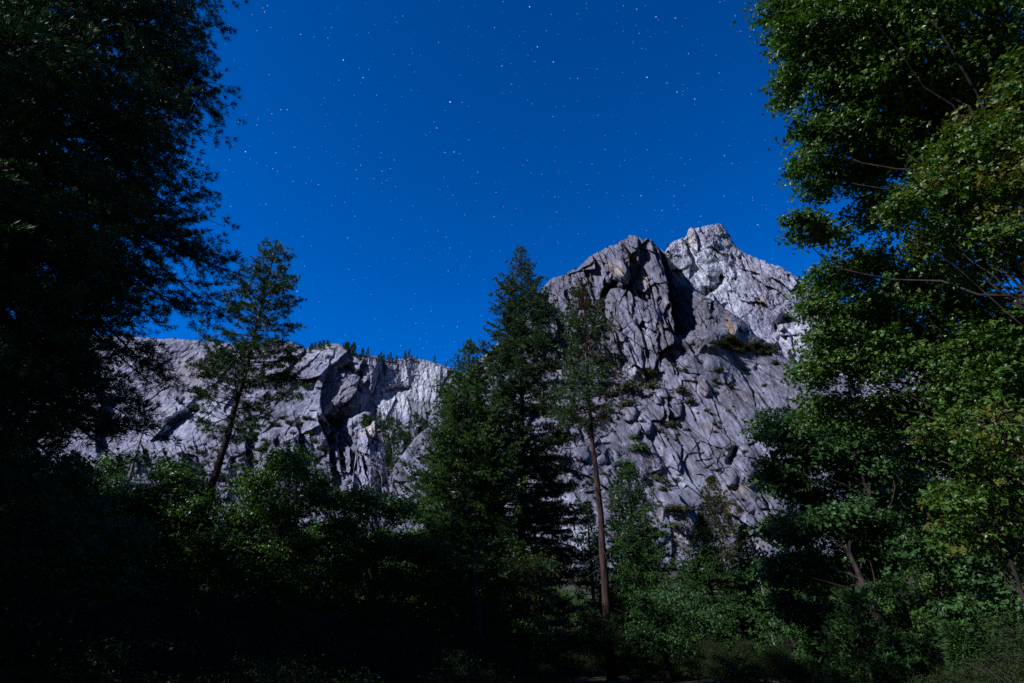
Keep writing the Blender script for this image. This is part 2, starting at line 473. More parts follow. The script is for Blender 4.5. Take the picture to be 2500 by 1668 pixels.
    for x, y, a, b, ro, c, k in ((740, 455, 18, 24, -30, TAN, .9), (865, 385, 16, 24, -20, TAN, .9), (930, 540, 16, 32, -10, TAN, .8), (385, 905, 8, 22, -25, TAN, .9), (1110, 740, 7, 30, -12, TAN, .7),
                                 (1570, 875, 8, 26, -28, ORNG, .95), (1600, 920, 8, 10, 0, CREAM, .9), (300, 1170, 50, 10, 8, CREAM, .7), (330, 1080, 30, 14, -15, CREAM, .6), (1400, 600, 22, 30, 0, TAN, .4),
                                 (1100, 980, 24, 62, -6, DARK, .85), (660, 860, 16, 55, -10, DARK, .6), (910, 450, 9, 26, 0, DARK, .7), (760, 900, 14, 40, -10, DARK, .4), (1340, 800, 30, 40, 0, DARK, .45), (690, 690, 20, 22, 0, DARK, .5),  # dark varnish, plus patches painting in the shade of gully and recesses
                                 (880, 1190, 20, 16, 0, WHITE, .6), (960, 930, 14, 40, -15, WHITE, .35)):
        r.paint(*Z5((x, y))[0], a, b, ro, c, k)
    for x, y, a, b, ro, c, k in ((300, 1100, 50, 95, 0, (.40, .41, .46), .8), (1090, 800, 40, 24, 20, (.38, .39, .43), .7), (1010, 1170, 12, 9, 20, CREAM, .9), (1430, 985, 60, 5, 4, ORNG, .45),
                                 (1420, 840, 34, 6, 5, ORNG, .4), (1130, 1040, 40, 6, 8, ORNG, .35), (860, 1040, 40, 10, -25, ORNG, .3), (1190, 130, 16, 26, -15, TAN, .5)):
        r.paint(*Z6((x, y))[0], a, b, ro, c, k)
    for k in range(60):                                # pale quartz veins
        x, y = RNG.uniform(1300, 1950), RNG.uniform(900, 1420)
        an = R(RNG.choice([RNG.normal(60, 10), RNG.normal(-15, 15)]))
        ln = RNG.uniform(20, 90)
        pts = [(x, y), (x + ln * math.cos(an) * .5 + RNG.normal(0, 3), y + ln * math.sin(an) * .5), (x + ln * math.cos(an), y + ln * math.sin(an))]
        w = r._win(pts, 12)
        d, o = polydist(U[w] + r.jag[w], V[w] + r.jag2[w], pts)
        m = (np.exp(-(d / 1.6) ** 2) * .6 * np.exp(-(np.maximum(o, 0) / 5) ** 2))[..., None]
        r.tint[w] = r.tint[w] * (1 - m) + np.array((.44, .42, .43)) * m
    return r.D, np.clip(r.tint, .04, .7)

FTOP = [(940, 1290), (955, 1190), (962, 1140), (985, 1105), (1010, 1070), (1030, 1052), (1045, 1045), (1060, 1010), (1100, 940), (1200, 850), (1275, 775), (1301, 735), (1320, 705), (1335, 690), (1352, 678), (1365, 674), (1378, 675), (1390, 664), (1410, 655),
        (1430, 637), (1450, 620), (1470, 610), (1490, 601), (1510, 592), (1525, 587), (1538, 577), (1549, 575), (1562, 578), (1572, 586), (1579, 581), (1592, 588), (1605, 603), (1624, 617), (1632, 643), (1645, 668), (1658, 690), (1675, 697),
        (1692, 708), (1706, 718), (1733, 728), (1756, 742), (1781, 759), (1805, 777), (1829, 798), (1849, 822), (1862, 828), (1890, 845), (1914, 868), (1950, 885), (2070, 930)]
_, look_front, top_front = rock_body('granite_buttress', 'grey granite buttress with a shadowed gully and shrubby slabs below', 940, 2070, FTOP, [(940, 1560), (1150, 1590), (2070, 1590)], 760, 640, front_fn, 2.2, 160, 1)

def back_fn(U, V):
    D = tps([(1755, 546, 960), (1640, 590, 905), (1590, 700, 880), (1700, 700, 880), (1750, 800, 850), (1850, 820, 840), (1950, 760, 900), (2050, 900, 800), (1800, 620, 955), (1900, 650, 950), (1960, 690, 940), (2200, 830, 900),
             (2100, 1000, 760), (2500, 960, 900), (2500, 1150, 780), (1700, 900, 800), (2000, 1150, 690), (1650, 1100, 740), (1690, 570, 925), (1600, 1560, 420), (2100, 1560, 400), (2500, 1560, 400)], U, V)
    r = Relief(U, V, D)
    rough = .25 + 1.05 * sstep(-.2, .3, fbm(U / 60, V / 60, 3, 818))
    for ang, ln, wd, A, s in ((62, 90, 50, 20, 5), (40, 52, 28, 9, 15), (56, 24, 12, 5.5 * rough, 25), (50, 10, 5, 2.2 * rough, 35)):
        r.D += A * joints(U, V, ang, ln, wd, s)[0]
    r.D += 5 * fbm(U / 50, V / 50, 4, 500) + 1.6 * fbm(U / 7, V / 7, 3, 510)
    r.step(Z5((1220, 250), (1260, 330), (1280, 430), (1275, 470)), 40, 14)
    r.step(Z5((1310, 190), (1325, 260), (1335, 310)), 22, 14)
    r.step(Z5((1630, 400), (1660, 450)), 26, 10)
    r.step(Z5((1720, 520), (1780, 600)), 16, 12)
    r.crack(Z5((1430, 610), (1490, 560), (1490, 510)), 26, 6)
    r.crack(Z5((1390, 600), (1400, 650)), 22, 5)
    r.crack(Z5((1900, 880), (1960, 830), (2030, 850)), 34, 11)
    r.bulge(*Z5((1925, 880))[0], 12, 10, 0, 22)
    r.step(Z5((1560, 230), (1620, 310), (1680, 400)), 16, 20)
    for k in range(60):
        x, y = RNG.uniform(1640, 2050), RNG.uniform(590, 900)
        ln, an = RNG.uniform(8, 36), R(RNG.normal(55, 15))
        r.step([(x, y), (x + ln * math.cos(an), y + ln * math.sin(an))], RNG.uniform(5, 15), RNG.uniform(5, 12), 6)
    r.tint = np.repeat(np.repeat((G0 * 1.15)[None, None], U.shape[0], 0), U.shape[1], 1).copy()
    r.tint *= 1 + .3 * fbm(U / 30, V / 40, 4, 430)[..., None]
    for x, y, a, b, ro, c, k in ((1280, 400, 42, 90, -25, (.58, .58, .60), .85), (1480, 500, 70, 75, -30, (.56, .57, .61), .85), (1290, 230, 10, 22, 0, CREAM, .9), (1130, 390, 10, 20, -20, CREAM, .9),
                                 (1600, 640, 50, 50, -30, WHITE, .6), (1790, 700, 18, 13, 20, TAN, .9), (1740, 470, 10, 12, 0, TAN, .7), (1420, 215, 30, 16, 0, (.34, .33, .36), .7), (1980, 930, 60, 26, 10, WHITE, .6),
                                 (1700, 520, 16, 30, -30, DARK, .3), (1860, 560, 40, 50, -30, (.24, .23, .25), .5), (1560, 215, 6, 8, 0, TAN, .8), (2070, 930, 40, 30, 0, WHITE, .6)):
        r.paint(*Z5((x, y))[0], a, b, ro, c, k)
    return r.D, np.clip(r.tint, .04, .75)

BTOP = [(1560, 760), (1590, 680), (1606, 640), (1625, 612), (1640, 590), (1650, 587), (1660, 582), (1668, 580), (1676, 578), (1680, 562), (1688, 556), (1697, 558), (1703, 556), (1722, 551), (1745, 549), (1756, 546), (1765, 551), (1772, 562), (1783, 574), (1785, 584), (1795, 597),
        (1802, 607), (1815, 617), (1840, 627), (1860, 635), (1880, 645), (1905, 652), (1930, 668), (1960, 688), (1990, 706), (2030, 728), (2100, 775), (2200, 830), (2520, 970)]
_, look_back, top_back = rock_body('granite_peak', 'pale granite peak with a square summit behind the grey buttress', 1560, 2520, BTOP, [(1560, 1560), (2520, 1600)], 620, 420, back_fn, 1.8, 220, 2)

def left_fn(U, V):
    D = tps([(100, 815, 900), (438, 830, 890), (524, 837, 880), (730, 845, 870), (806, 838, 880), (964, 878, 900), (1098, 899, 920), (450, 950, 800), (600, 950, 790), (700, 1000, 760), (950, 960, 850), (1050, 1000, 830),
             (350, 1100, 700), (550, 1120, 660), (700, 1130, 640), (950, 1090, 720), (1050, 1150, 680), (300, 1250, 560), (700, 1250, 540), (1100, 1320, 560), (0, 1000, 790), (0, 1250, 590), (-80, 830, 880), (1250, 1000, 900), (1250, 1320, 600), (790, 900, 838), (850, 885, 842), (900, 930, 818), (860, 985, 775), (910, 1030, 772), (0, 1560, 380), (600, 1560, 370), (1250, 1560, 400)], U, V)
    r = Relief(U, V, D)
    low = sstep(1040, 1110, V + (U - 600) * .1)
    rightw = sstep(860, 930, U)
    rough = .15 + 1.2 * sstep(-.15, .35, fbm(U / 90, V / 60, 3, 828))
    slab = (1 - low) * (1 - rightw)
    for ang, ln, wd, A, s in ((-38, 190, 75, 13, 6), (-34, 90, 36, 5.5, 16), (-30, 40, 14, 2.4 * rough, 26), (20, 14, 6, .9 * rough, 36)):
        r.D += slab * (.55 + .9 * sstep(640, 760, U)) * A * joints(U, V, ang, ln, wd, s)[0]
    for ang, ln, wd, A, s in ((86, 90, 30, 13, 7), (84, 50, 15, 6, 17), (88, 24, 8, 3, 27), (85, 10, 4, 1.2, 37)):
        r.D += (1 - low) * rightw * .6 * A * joints(U, V, ang, ln, wd, s)[0]
    for ang, ln, wd, A, s in ((72, 62, 38, 20, 9), (60, 36, 20, 9, 19), (70, 18, 10, 4, 29), (60, 9, 5, 1.5, 39)):
        r.D += low * A * joints(U, V, ang, ln, wd, s)[0]
    r.D += 5 * fbm(U / 70, V / 50, 4, 600) + 1.5 * fbm(U / 7, V / 7, 3, 610)
    # the amphitheatre: its near wall faces away from the moon
    r.jag *= 1.8; r.jag2 *= 1.8
    r.step(Z3((862, 765), (838, 830), (815, 880), (802, 940), (796, 1000), (812, 1060), (850, 1130)), 58, 85, 12, [(868, .08), (900, .3), (930, .6), (965, .9), (1000, 1), (1040, 1)])
    r.step(Z3((800, 1120), (830, 1200), (850, 1300), (860, 1400)), 45, 60, 20)
    r.step(Z3((935, 790), (915, 830), (930, 880), (985, 940)), 12, 18)
    r.D += 9 * rightw * joints(U, V, 80, 70, 36, 47)[0] * (1 - sstep(890, 960, U))
    r.step(Z3((1000, 830), (985, 880), (985, 940)), 30, 16)
    r.crack(Z3((890, 850), (950, 830), (1000, 870)), 30, 6)
    r.step(Z3((90, 1015), (150, 1060), (60, 1110), (10, 1160)), 26, 18)
    r.crack(Z3((160, 1035), (100, 1070), (30, 1120)), 34, 9)
    r.crack(Z3((1140, 945), (1190, 930), (1250, 940)), 20, 5)
    r.step([(240, 985), (238, 1020), (228, 1060), (235, 1100)], 40, 75, 14)
    r.step(Z3((430, 1180), (410, 1240), (420, 1330)), 24, 20)
    r.step(Z3((680, 1140), (690, 1200), (700, 1290)), 36, 40)
    r.step(Z3((880, 1160), (890, 1240), (900, 1330)), 40, 50)
    r.step(Z3((1110, 830), (1090, 900), (1060, 960)), 22, 14)
    r.step(Z3((1450, 850), (1400, 960)), 15, 14)
    r.tint = np.repeat(np.repeat((G0 * 1.12)[None, None], U.shape[0], 0), U.shape[1], 1).copy()
    r.tint *= 1 + .32 * fbm(U / 60, V / 30, 4, 440)[..., None]
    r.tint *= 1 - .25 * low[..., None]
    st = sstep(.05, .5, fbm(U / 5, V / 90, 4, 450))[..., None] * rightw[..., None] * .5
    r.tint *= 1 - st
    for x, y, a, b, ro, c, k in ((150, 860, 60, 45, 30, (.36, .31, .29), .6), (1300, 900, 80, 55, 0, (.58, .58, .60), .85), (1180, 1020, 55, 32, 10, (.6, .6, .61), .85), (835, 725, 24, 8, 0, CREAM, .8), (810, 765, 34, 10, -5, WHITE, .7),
                                 (870, 720, 10, 6, 0, TAN, .9), (60, 1030, 40, 20, -40, WHITE, .6), (220, 1080, 30, 50, 10, WHITE, .4), (900, 960, 40, 60, 0, DARK, .4), (560, 1080, 60, 20, 0, (.2, .2, .19), .5), (1300, 1050, 40, 20, 0, (.2, .2, .19), .6)):  # the DARK patch paints extra shade into the amphitheatre hollow
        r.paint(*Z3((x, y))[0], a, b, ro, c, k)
    return r.D, np.clip(r.tint, .04, .7)

LTOP = [(-90, 812), (211, 818), (300, 822), (438, 829), (524, 836), (600, 838), (680, 836), (715, 838), (735, 845), (757, 852), (775, 846), (800, 839), (826, 840), (845, 851), (878, 868), (926, 871), (945, 880), (964, 878), (985, 874), (1012, 873), (1041, 880), (1070, 889), (1098, 899), (1150, 925), (1280, 1000)]
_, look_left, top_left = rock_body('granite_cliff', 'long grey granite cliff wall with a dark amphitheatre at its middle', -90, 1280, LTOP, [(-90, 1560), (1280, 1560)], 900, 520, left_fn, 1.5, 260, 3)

def pin_fn(U, V):
    r = Relief(U, V, 500 - (V - 1060) * .35 + np.abs(U - 905) * .25)
    for ang, ln, wd, A, s in ((80, 60, 24, 12, 41), (76, 28, 11, 6, 42), (72, 12, 5, 2.2, 43)):
        r.D += A * joints(U, V, ang, ln, wd, s)[0]
    r.step(Z3((1085, 1110), (1075, 1180), (1045, 1215)), 12, 12)
    r.tint = np.repeat(np.repeat((G0 * 1.15)[None, None], U.shape[0], 0), U.shape[1], 1).copy()
    r.tint *= 1 + .35 * fbm(U / 14, V / 20, 4, 460)[..., None]
    for x, y, a, b, ro, c, k in ((1065, 1150, 12, 24, 0, CREAM, .9), (1020, 1160, 12, 12, 0, CREAM, .6), (1010, 1260, 14, 20, 0, (.2, .2, .18), .5)):
        r.paint(*Z3((x, y))[0], a, b, ro, c, k)
    return r.D, np.clip(r.tint, .05, .7)
PTOP = Z3((960, 1420), (978, 1290), (985, 1225), (1000, 1165), (1012, 1148), (1038, 1136), (1056, 1128), (1066, 1106), (1078, 1100), (1087, 1112), (1086, 1150), (1100, 1185), (1118, 1235), (1130, 1320), (1150, 1430))
o, look_pin, _ = rock_body('rock_spire', 'cream topped leaning rock spire standing below the amphitheatre', PTOP[0][0], PTOP[-1][0], PTOP, [(800, 1450), (1000, 1450)], 90, 250, pin_fn, 1.2, 45, 4)
o['kind'] = 'thing'; o['category'] = 'rock spire'

# ------------------------------------------------------------------ ground: one sheet rising to the cliff foot
def ground_h(x, y):
    d = np.hypot(x, y)
    return .25 * fbm(x / 9, y / 9, 3, 700) - .1 + sstep(120, 330, d) * 34 * (y > 0) * sstep(-.2, .3, y / (d + 1)) + 1.2 * fbm(x / 60, y / 60, 2, 710) * sstep(40, 120, d)
rad = np.r_[0.001, np.geomspace(1.5, 6000, 110)]
th = np.linspace(0, 2 * math.pi, 160, endpoint=False)
RR, TT = np.meshgrid(rad, th, indexing='ij')
gx, gy = RR * np.sin(TT), RR * np.cos(TT)
gi = np.arange(RR.size).reshape(RR.shape)
gq = np.stack([gi[:-1], np.roll(gi[:-1], -1, 1), np.roll(gi[1:], -1, 1), gi[1:]], -1).reshape(-1, 4)[:, ::-1]
g = mesh_np('ground', np.stack([gx, gy, ground_h(gx, gy)], -1).reshape(-1, 3), [gq], ground_mat(), None, True)
tag(g, 'dark forest floor under the trees', None, None, 'structure')

# ------------------------------------------------------------------ foliage primitives
KD = 2.2
KB, KS, KW = 1.35, .8, 1.9
def unit(a): return a / (np.linalg.norm(a, axis=-1, keepdims=True) + 1e-9)

def tufts(mb, C, Dr, ln, nn, wd, rg, spread=.8, hue=None):
    """needle tufts: nn thin blades round each centre"""
    n = len(C)
    if n == 0: return
    d = unit(Dr[:, None] + spread * rg.normal(size=(n, nn, 3)))
    l = ln * rg.uniform(.6, 1.15, (n, nn, 1))
    side = unit(np.cross(d, rg.normal(size=(n, nn, 3)))) * wd * .5
    b = C[:, None] + d * l * .05
    tip = b + d * l
    mid = b + d * l * .5
    P = np.stack([b, mid + side, tip, mid - side], 2).reshape(-1, 4, 3)
    h = rg.random(n) if hue is None else hue
    mb.polys(P, np.clip(np.repeat(h, nn) * .75 + .25 * rg.random(n * nn), 0, 1))

def leaves(mb, C, Nr, size, rg, lobes=3, hue=None):
    """lobed leaves: a fan of pointed lobes from the stalk"""
    n = len(C)
    if n == 0: return
    nr = unit(Nr + .55 * rg.normal(size=(n, 3)))
    a = unit(np.cross(nr, rg.normal(size=(n, 3))))
    b = np.cross(nr, a)
    s = size * rg.uniform(.45, 1.35, (n, 1))
    h = rg.random(n) if hue is None else hue
    angs = {1: [0], 2: [-.4, .4], 3: [-.95, 0, .95]}[lobes]
    for k, g_ in enumerate(angs):
        d = a * math.cos(g_) + b * math.sin(g_)
        e = -a * math.sin(g_) + b * math.cos(g_)
        L = s * (1 if g_ == 0 else .8)
        cup = nr * s * .12
        P = np.stack([C, C + d * L * .5 + e * s * (.26 if lobes > 1 else .34) + cup, C + d * L, C + d * L * .5 - e * s * (.26 if lobes > 1 else .34) + cup], 1)
        mb.polys(P, np.clip(h * .8 + .2 * rg.random(n), 0, 1))

def trunk_path(H, rg, lean=(0, 0), bend=(0, 0), sway=.006, n=22):
    z = np.linspace(0, 1, n)
    w = np.cumsum(rg.normal(size=(n, 2)), 0) * sway * H * .25
    w -= w[:1]
    x = lean[0] * z + bend[0] * np.sin(math.pi * z) + w[:, 0]
    y = lean[1] * z + bend[1] * np.sin(math.pi * z) + w[:, 1]
    return np.stack([x, y, z * H - .3 * (z == 0)], -1)

def conifer(name, label, cat, base, H, cb, prof, nb, pitch=(35, -12), droop=.15, upturn=.12, tl=.26, nn=12, nw=.03, sp=.22, twig=.38, seed=1, lean=(0, 0), bend=(0, 0),
            tr=.3, gap=.12, mat=None, bark=None, spread=.8, stubs=0, tend=.35, flat=.25, group=None, mat2=None, nside=None, maxel=None):
    rg = np.random.default_rng(seed)
    root = empty(name, base)
    tag(root, label, cat, group)
    tp = trunk_path(H, rg, lean, bend)
    zz = tp[:, 2] / H
    tmb = MB()
    tmb.tube(tp, tr * np.clip(1 - zz, 0, 1) ** .8 * (1 + .35 * np.exp(-zz * 40)) + .012, 10)
    bmb, fmb = tmb, MB()
    pz, pr = zip(*prof)
    az = rg.uniform(0, 6.28)
    CS, DS, HS = [], [], []
    nb, sp, nw = int(nb * KB), sp * KS, nw * KW
    hs = np.sort(rg.uniform(0, 1, nb))
    for t in hs:
        az += 2.4 + rg.normal(0, .35)
        zh = cb + (1 - cb) * t * .985
        o = np.array([np.interp(zh, zz, tp[:, k]) for k in range(3)])
        L = np.interp(t, pz, pr) * rg.uniform(.5, 1.12)
        if rg.random() < gap: L *= .45
        L = max(L, .12)
        pt = R(pitch[1] + (pitch[0] - pitch[1]) * t + rg.normal(0, 7))
        dh = np.array([math.cos(az), math.sin(az), 0])
        sd = np.array([-dh[1], dh[0], 0])
        s = np.linspace(0, 1, 6)[:, None]
        bow = rg.normal(0, .10)
        path = o + dh * L * s * math.cos(pt) + sd * bow * L * s ** 2 + np.array([0, 0, 1.]) * (L * s * math.sin(pt) - droop * L * s ** 1.6 + upturn * L * s ** 3)
        bmb.tube(path, (.011 * L + .008) * (1.08 - s[:, 0]), 4)
        nt = max(3, int(L / (sp * 1.15)))
        for j in range(nt):
            q = rg.uniform(.12 + tend * .5, 1.0) if j else 1.0
            pq = np.array([np.interp(q, s[:, 0], path[:, k]) for k in range(3)])
            sg = 1 if rg.random() < .5 else -1
            an = R(rg.uniform(25, 70)) * (1 if j else 0)
            td = dh * math.cos(an) + sd * sg * math.sin(an)
            td[2] += rg.normal(.12, flat)
            td = td / np.linalg.norm(td)
            ll = (twig * L * (1.15 - q) + tl * .8) * rg.uniform(.6, 1.15)
            k = max(1, int(ll / sp))
            f = (np.arange(k) + rg.uniform(.5, 1)) / k
            f = f[f > .15]
            c = pq + td * ll * f[:, None]
            c[:, 2] -= .10 * ll * f ** 2
            CS.append(c + rg.normal(0, tl * .18, c.shape)); DS.append(np.repeat(td[None], len(c), 0) + np.array([0, 0, .25]))
            HS.append(np.clip(rg.normal(.5, .2) + rg.normal(0, .08, len(c)), 0, 1))
            if ll > .5:
                bmb.tube(np.stack([pq, pq + td * ll * .55, pq + td * ll * .95 - np.array([0, 0, .09 * ll])]), [.006 * ll + .004, .005 * ll + .003, .003], 3)
    # leader
    c = tp[-1] - np.array([0, 0, 1]) * np.linspace(0, .05 * H, 10)[:, None]
    CS.append(c); DS.append(np.repeat(np.array([[0, 0, 1.]]), 10, 0)); HS.append(np.full(10, .5))
    C, Dd, Hh = np.concatenate(CS), np.concatenate(DS), np.concatenate(HS)
    m2 = rg.random(len(C)) < 0
    if mat2:
        m2 = fbm(C[:, 0] * .5 + 9, C[:, 2] * .5, 2, seed) + rg.normal(0, .12, len(C)) > .5
    tufts(fmb, C[~m2], Dd[~m2], tl, nn, nw, rg, spread, Hh[~m2])
    for k in range(stubs):                             # dead limbs on the bare lower trunk
        zh = rg.uniform(.10, cb)
        o = np.array([np.interp(zh, zz, tp[:, q]) for q in range(3)])
        a = rg.uniform(0, 6.28)
        L = rg.uniform(.6, 3.0)
        dh = np.array([math.cos(a), math.sin(a), 0])
        s = np.linspace(0, 1, 5)[:, None]
        bmb.tube(o + dh * L * s + np.array([0, 0, 1]) * (-.2 * L * s - .25 * L * s ** 2) + rg.normal(0, .05, (5, 3)) * s, .035 * (1.1 - s[:, 0]), 4)
    tmb.build('trunk', bark or M_BARK, root, True)
    fmb.build('crown', mat or M_PINE, root)
    if mat2 and m2.any():
        f2 = MB()
        tufts(f2, C[m2], Dd[m2], tl, nn, nw, rg, spread, Hh[m2])
        f2.build('dying_needles', mat2, root)
    return root

def gz(x, y): return float(ground_h(np.array(float(x)), np.array(float(y))))

def broadleaf(name, label, cat, base, boughs, leaf=.12, dens=900, seed=1, mat=None, bark=None, tr=.25, lobes=3, clump=.22, group=None, lean=None, mat2=None, upn=.5, top=None, back=.12, lw=1):
    """trunk, limbs reaching into boughs (centre, radius), clumps of leaves inside every bough"""
    rg = np.random.default_rng(seed)
    if base is None:                                   # stand right under the crown
        c0 = np.mean([c for c, r in boughs], 0)
        base = (c0[0], c0[1], gz(c0[0], c0[1]))
    base = np.array(base, float)
    root = empty(name, base)
    tag(root, label, cat, group)
    B = [(np.array(c) - base, r) for c, r in boughs]
    if back:
        for c, r in list(B):                           # deeper boughs behind, so the crown has a body
            w = (c + base - np.array([0, 0, CAMZ]))
            B.append((c + w * back * rg.uniform(.6, 1.3) + rg.normal(0, .3 * r, 3), r * 1.1))
    ctr = np.mean([c for c, r in B], 0)
    zmax = max(c[2] for c, r in B)
    H = top or zmax * .8
    ax = np.array([ctr[0] * .5, ctr[1] * .5])
    z = np.linspace(0, 1, 14)
    wob = np.cumsum(rg.normal(0, .02 * H * .3, (14, 2)), 0) * z[:, None]
    tp = np.stack([ax[0] * z ** 1.5 + wob[:, 0], ax[1] * z ** 1.5 + wob[:, 1], z * H - .3 * (z == 0)], -1)
    tmb, f1, f2 = MB(), MB(), MB()
    lmb = tmb
    tmb.tube(tp, tr * (1 - .8 * z) * (1 + .5 * np.exp(-z * 14)), 9)
    for c, r in B:
        zf = np.clip((c[2] * rg.uniform(.55, .85)) / H, .12, .97)
        o = np.array([np.interp(zf, z, tp[:, k]) for k in range(3)])
        s = np.linspace(0, 1, 8)[:, None]
        mid = (o + c) / 2 + np.array([0, 0, .12 * np.linalg.norm(c - o)]) + rg.normal(0, .1, 3) * np.linalg.norm(c - o)
        path = o * (1 - s) ** 2 + 2 * mid * s * (1 - s) + c * s ** 2 + np.cumsum(rg.normal(0, .022, (8, 3)), 0) * np.linalg.norm(c - o) * (s > .1)
        lmb.tube(path, min(tr * .2, .034) * lw * (1 - .85 * s[:, 0]) + .005, 5)
        nc = max(8, int(26 * (r / .6) ** 1.7))
        u = unit(rg.normal(size=(nc, 3)) * np.array([1, 1, .8]))
        rr = rg.uniform(.25, 1.1, (nc, 1)) ** .6
        cc = c + u * rr * r * np.array([1.08, 1.08, .8])
        nl = max(4, int(dens * KD * r ** 2 / nc))
        for k in range(nc):
            if rg.random() < .14: continue
            e = cc[k] - c
            if rg.random() < .75:
                lmb.tube(np.stack([c + e * .02, c + e * .5 + rg.normal(0, .06 * r, 3), cc[k]]), np.array([.012, .008, .003]) * (1 + r), 3)
            m = int(nl * rg.uniform(.5, 1.6))
            sg = clump * (.6 + .6 * rg.random()) * (.6 + .6 * r)
            ed = e / (np.linalg.norm(e) + 1e-6) * np.array([1, 1, .45])
            P = cc[k] + ed * rg.uniform(-.55, .5, (m, 1)) * r * .8 + rg.normal(size=(m, 3)) * sg * np.array([.8, .8, .3])
            P[:, 2] -= .25 * np.sum((P[:, :2] - cc[k][:2]) ** 2, 1) / (r + .2)
            Nn = unit(P - c + 1e-3) * (1 - upn) + np.array([0, 0, upn])
            hue = np.clip(rg.normal(.45, .2) + rg.normal(0, .12, m), 0, 1)
            leaves(f2 if (mat2 and rg.random() < .3) else f1, P, Nn, leaf, rg, lobes, hue)
    tmb.build('trunk', bark or M_BARK, root, True)
    f1.build('crown', mat or M_OAK, root)
    if f2.n: f2.build('yellowing_leaves', mat2, root)
    return root

def foot(px, py, D):
    p = at(px, py, D)
    return np.array([p[0], p[1], gz(p[0], p[1])]), p[2] - gz(p[0], p[1])

# ------------------------------------------------------------------ tall conifers
b, H = foot(695, 590, 36)
conifer('pine_tree', 'lone pine with ragged one sided crown rising in front of the left cliff', 'pine tree', b + np.array([-1.6, 0, 0]), H, .46,
        [(0, 1.2), (.08, 2.0), (.14, 4.6), (.22, 3.1), (.34, 2.9), (.5, 2.7), (.7, 2.3), (.88, 1.5), (1, .35)], 165, (40, -2), .12, .2, .24, 22, .015, .22, .42, 21, (1.0, 0), (.4, 0), .28, .16, M_PINE, M_BARK, .75, 10, .65, .14)
b, H = foot(1266, 603, 52)
conifer('pine_tree', 'tallest dense pine in the middle, its tip against the blue sky', 'pine tree', b, H, .10,
        [(0, 5.4), (.2, 6.0), (.45, 5.6), (.65, 4.7), (.8, 3.5), (.92, 1.8), (1, .3)], 420, (42, -16), .16, .2, .27, 24, .019, .27, .40, 22, (0, 0), (0, 0), .42, .2, M_PINE, M_BARK, .75, 0, .35, .12)
b, H = foot(1147, 832, 46)
conifer('cedar_tree', 'bright green incense cedar pressed against the left side of the tallest pine', 'cedar tree', b, H, .04,
        [(0, 6.0), (.2, 6.2), (.45, 5.2), (.7, 3.7), (.9, 1.5), (1, .3)], 430, (40, -8), .14, .25, .24, 18, .024, .25, .38, 23, (0, 0), (0, 0), .4, .14, M_CEDAR, M_BARK, .6, 0, .25, .14)
b, H = foot(1424, 693, 37)
conifer('pine_tree', 'slender pine with long bare reddish trunk before the mountain slabs', 'pine tree', b + np.array([.1, 0, 0]), H, .56,
        [(0, 1.9), (.15, 2.8), (.35, 2.5), (.55, 2.4), (.75, 1.8), (.9, 1.0), (1, .25)], 170, (40, -22), .2, .22, .24, 19, .017, .24, .36, 24, (-.1, 0), (-.1, 0), .25, .14, M_PINE, M_PBARK, .75, 14, .4, .25, None, M_RUST)
b, H = foot(1432, 1222, 62)
conifer('fir_tree', 'small pale green fir peeping out left of the bare reddish trunk', 'fir tree', b, H, .05, [(0, 3.2), (.5, 2.1), (.85, .8), (1, .12)], 260, (25, -12), .12, .12, .24, 13, .036, .28, .3, 25, tr=.25, mat=M_FIR, spread=.5)
b, H = foot(1528, 1128, 50)
conifer('fir_tree', 'broad shouldered fir right of the bare reddish trunk, half in shade', 'fir tree', b, H, .05, [(0, 4.6), (.3, 4.0), (.55, 3.0), (.75, 2.2), (.9, 1.2), (1, .2)], 380, (28, -14), .14, .14, .24, 15, .03, .28, .34, 26, tr=.32, mat=M_FIR, spread=.6, gap=.16)
b, H = foot(1736, 1165, 62)
conifer('fir_tree', 'sparse grey green fir with pinkish pale lower trunk, thinning out against the slabs', 'fir tree', b, H, .45, [(0, 1.6), (.2, 2.7), (.5, 2.3), (.8, 1.3), (1, .1)], 170, (30, -10), .14, .14, .26, 14, .034, .32, .32, 27, tr=.3, mat=M_OLIVE, bark=M_PALE, spread=.7, gap=.25, stubs=6)
b, H = foot(1703, 1258, 44)
conifer('fir_tree', 'dark pointed fir standing below the sparse grey green fir', 'fir tree', b, H, .05, [(0, 3.8), (.4, 2.9), (.75, 1.5), (.92, .45), (1, .04)], 420, (25, -22), .16, .12, .15, 10, .026, .19, .34, 28, tr=.24, mat=M_FIR, spread=.5)
b, H = foot(1812, 1285, 47)
conifer('fir_tree', 'dark slender fir next to the leaning pale trunk', 'fir tree', b, H, .1, [(0, 3.3), (.4, 2.5), (.75, 1.25), (1, .04)], 400, (25, -22), .16, .12, .15, 10, .026, .19, .34, 29, tr=.24, mat=M_FIR, spread=.5)
b, H = foot(1772, 1400, 52)
conifer('pine_tree', 'young pine between the dark pointed fir and the dark slender fir', 'pine tree', b, H, .1, [(0, 2.2), (.5, 1.6), (1, .1)], 170, (35, -15), .2, .2, .24, 9, .04, .3, .36, 30, (0, 0), tr=.16, mat=M_FIR)
b, H = foot(1664, 1380, 56)
conifer('fir_tree', 'young bright green fir at the foot of the slabs', 'fir tree', b, H, .05, [(0, 1.9), (.5, 1.2), (1, .1)], 170, (25, -10), .12, .12, .2, 13, .03, .26, .3, 31, tr=.16, mat=M_CEDAR, spread=.5)
b, H = foot(1560, 1300, 58)
conifer('cedar_tree', 'yellow green cedar behind the broad shouldered fir', 'cedar tree', b, H, .05, [(0, 2.8), (.5, 2.0), (1, .2)], 170, (25, -10), .12, .12, .24, 13, .034, .28, .3, 32, tr=.2, mat=M_CEDAR, spread=.5)
b, H = foot(1900, 1380, 34)
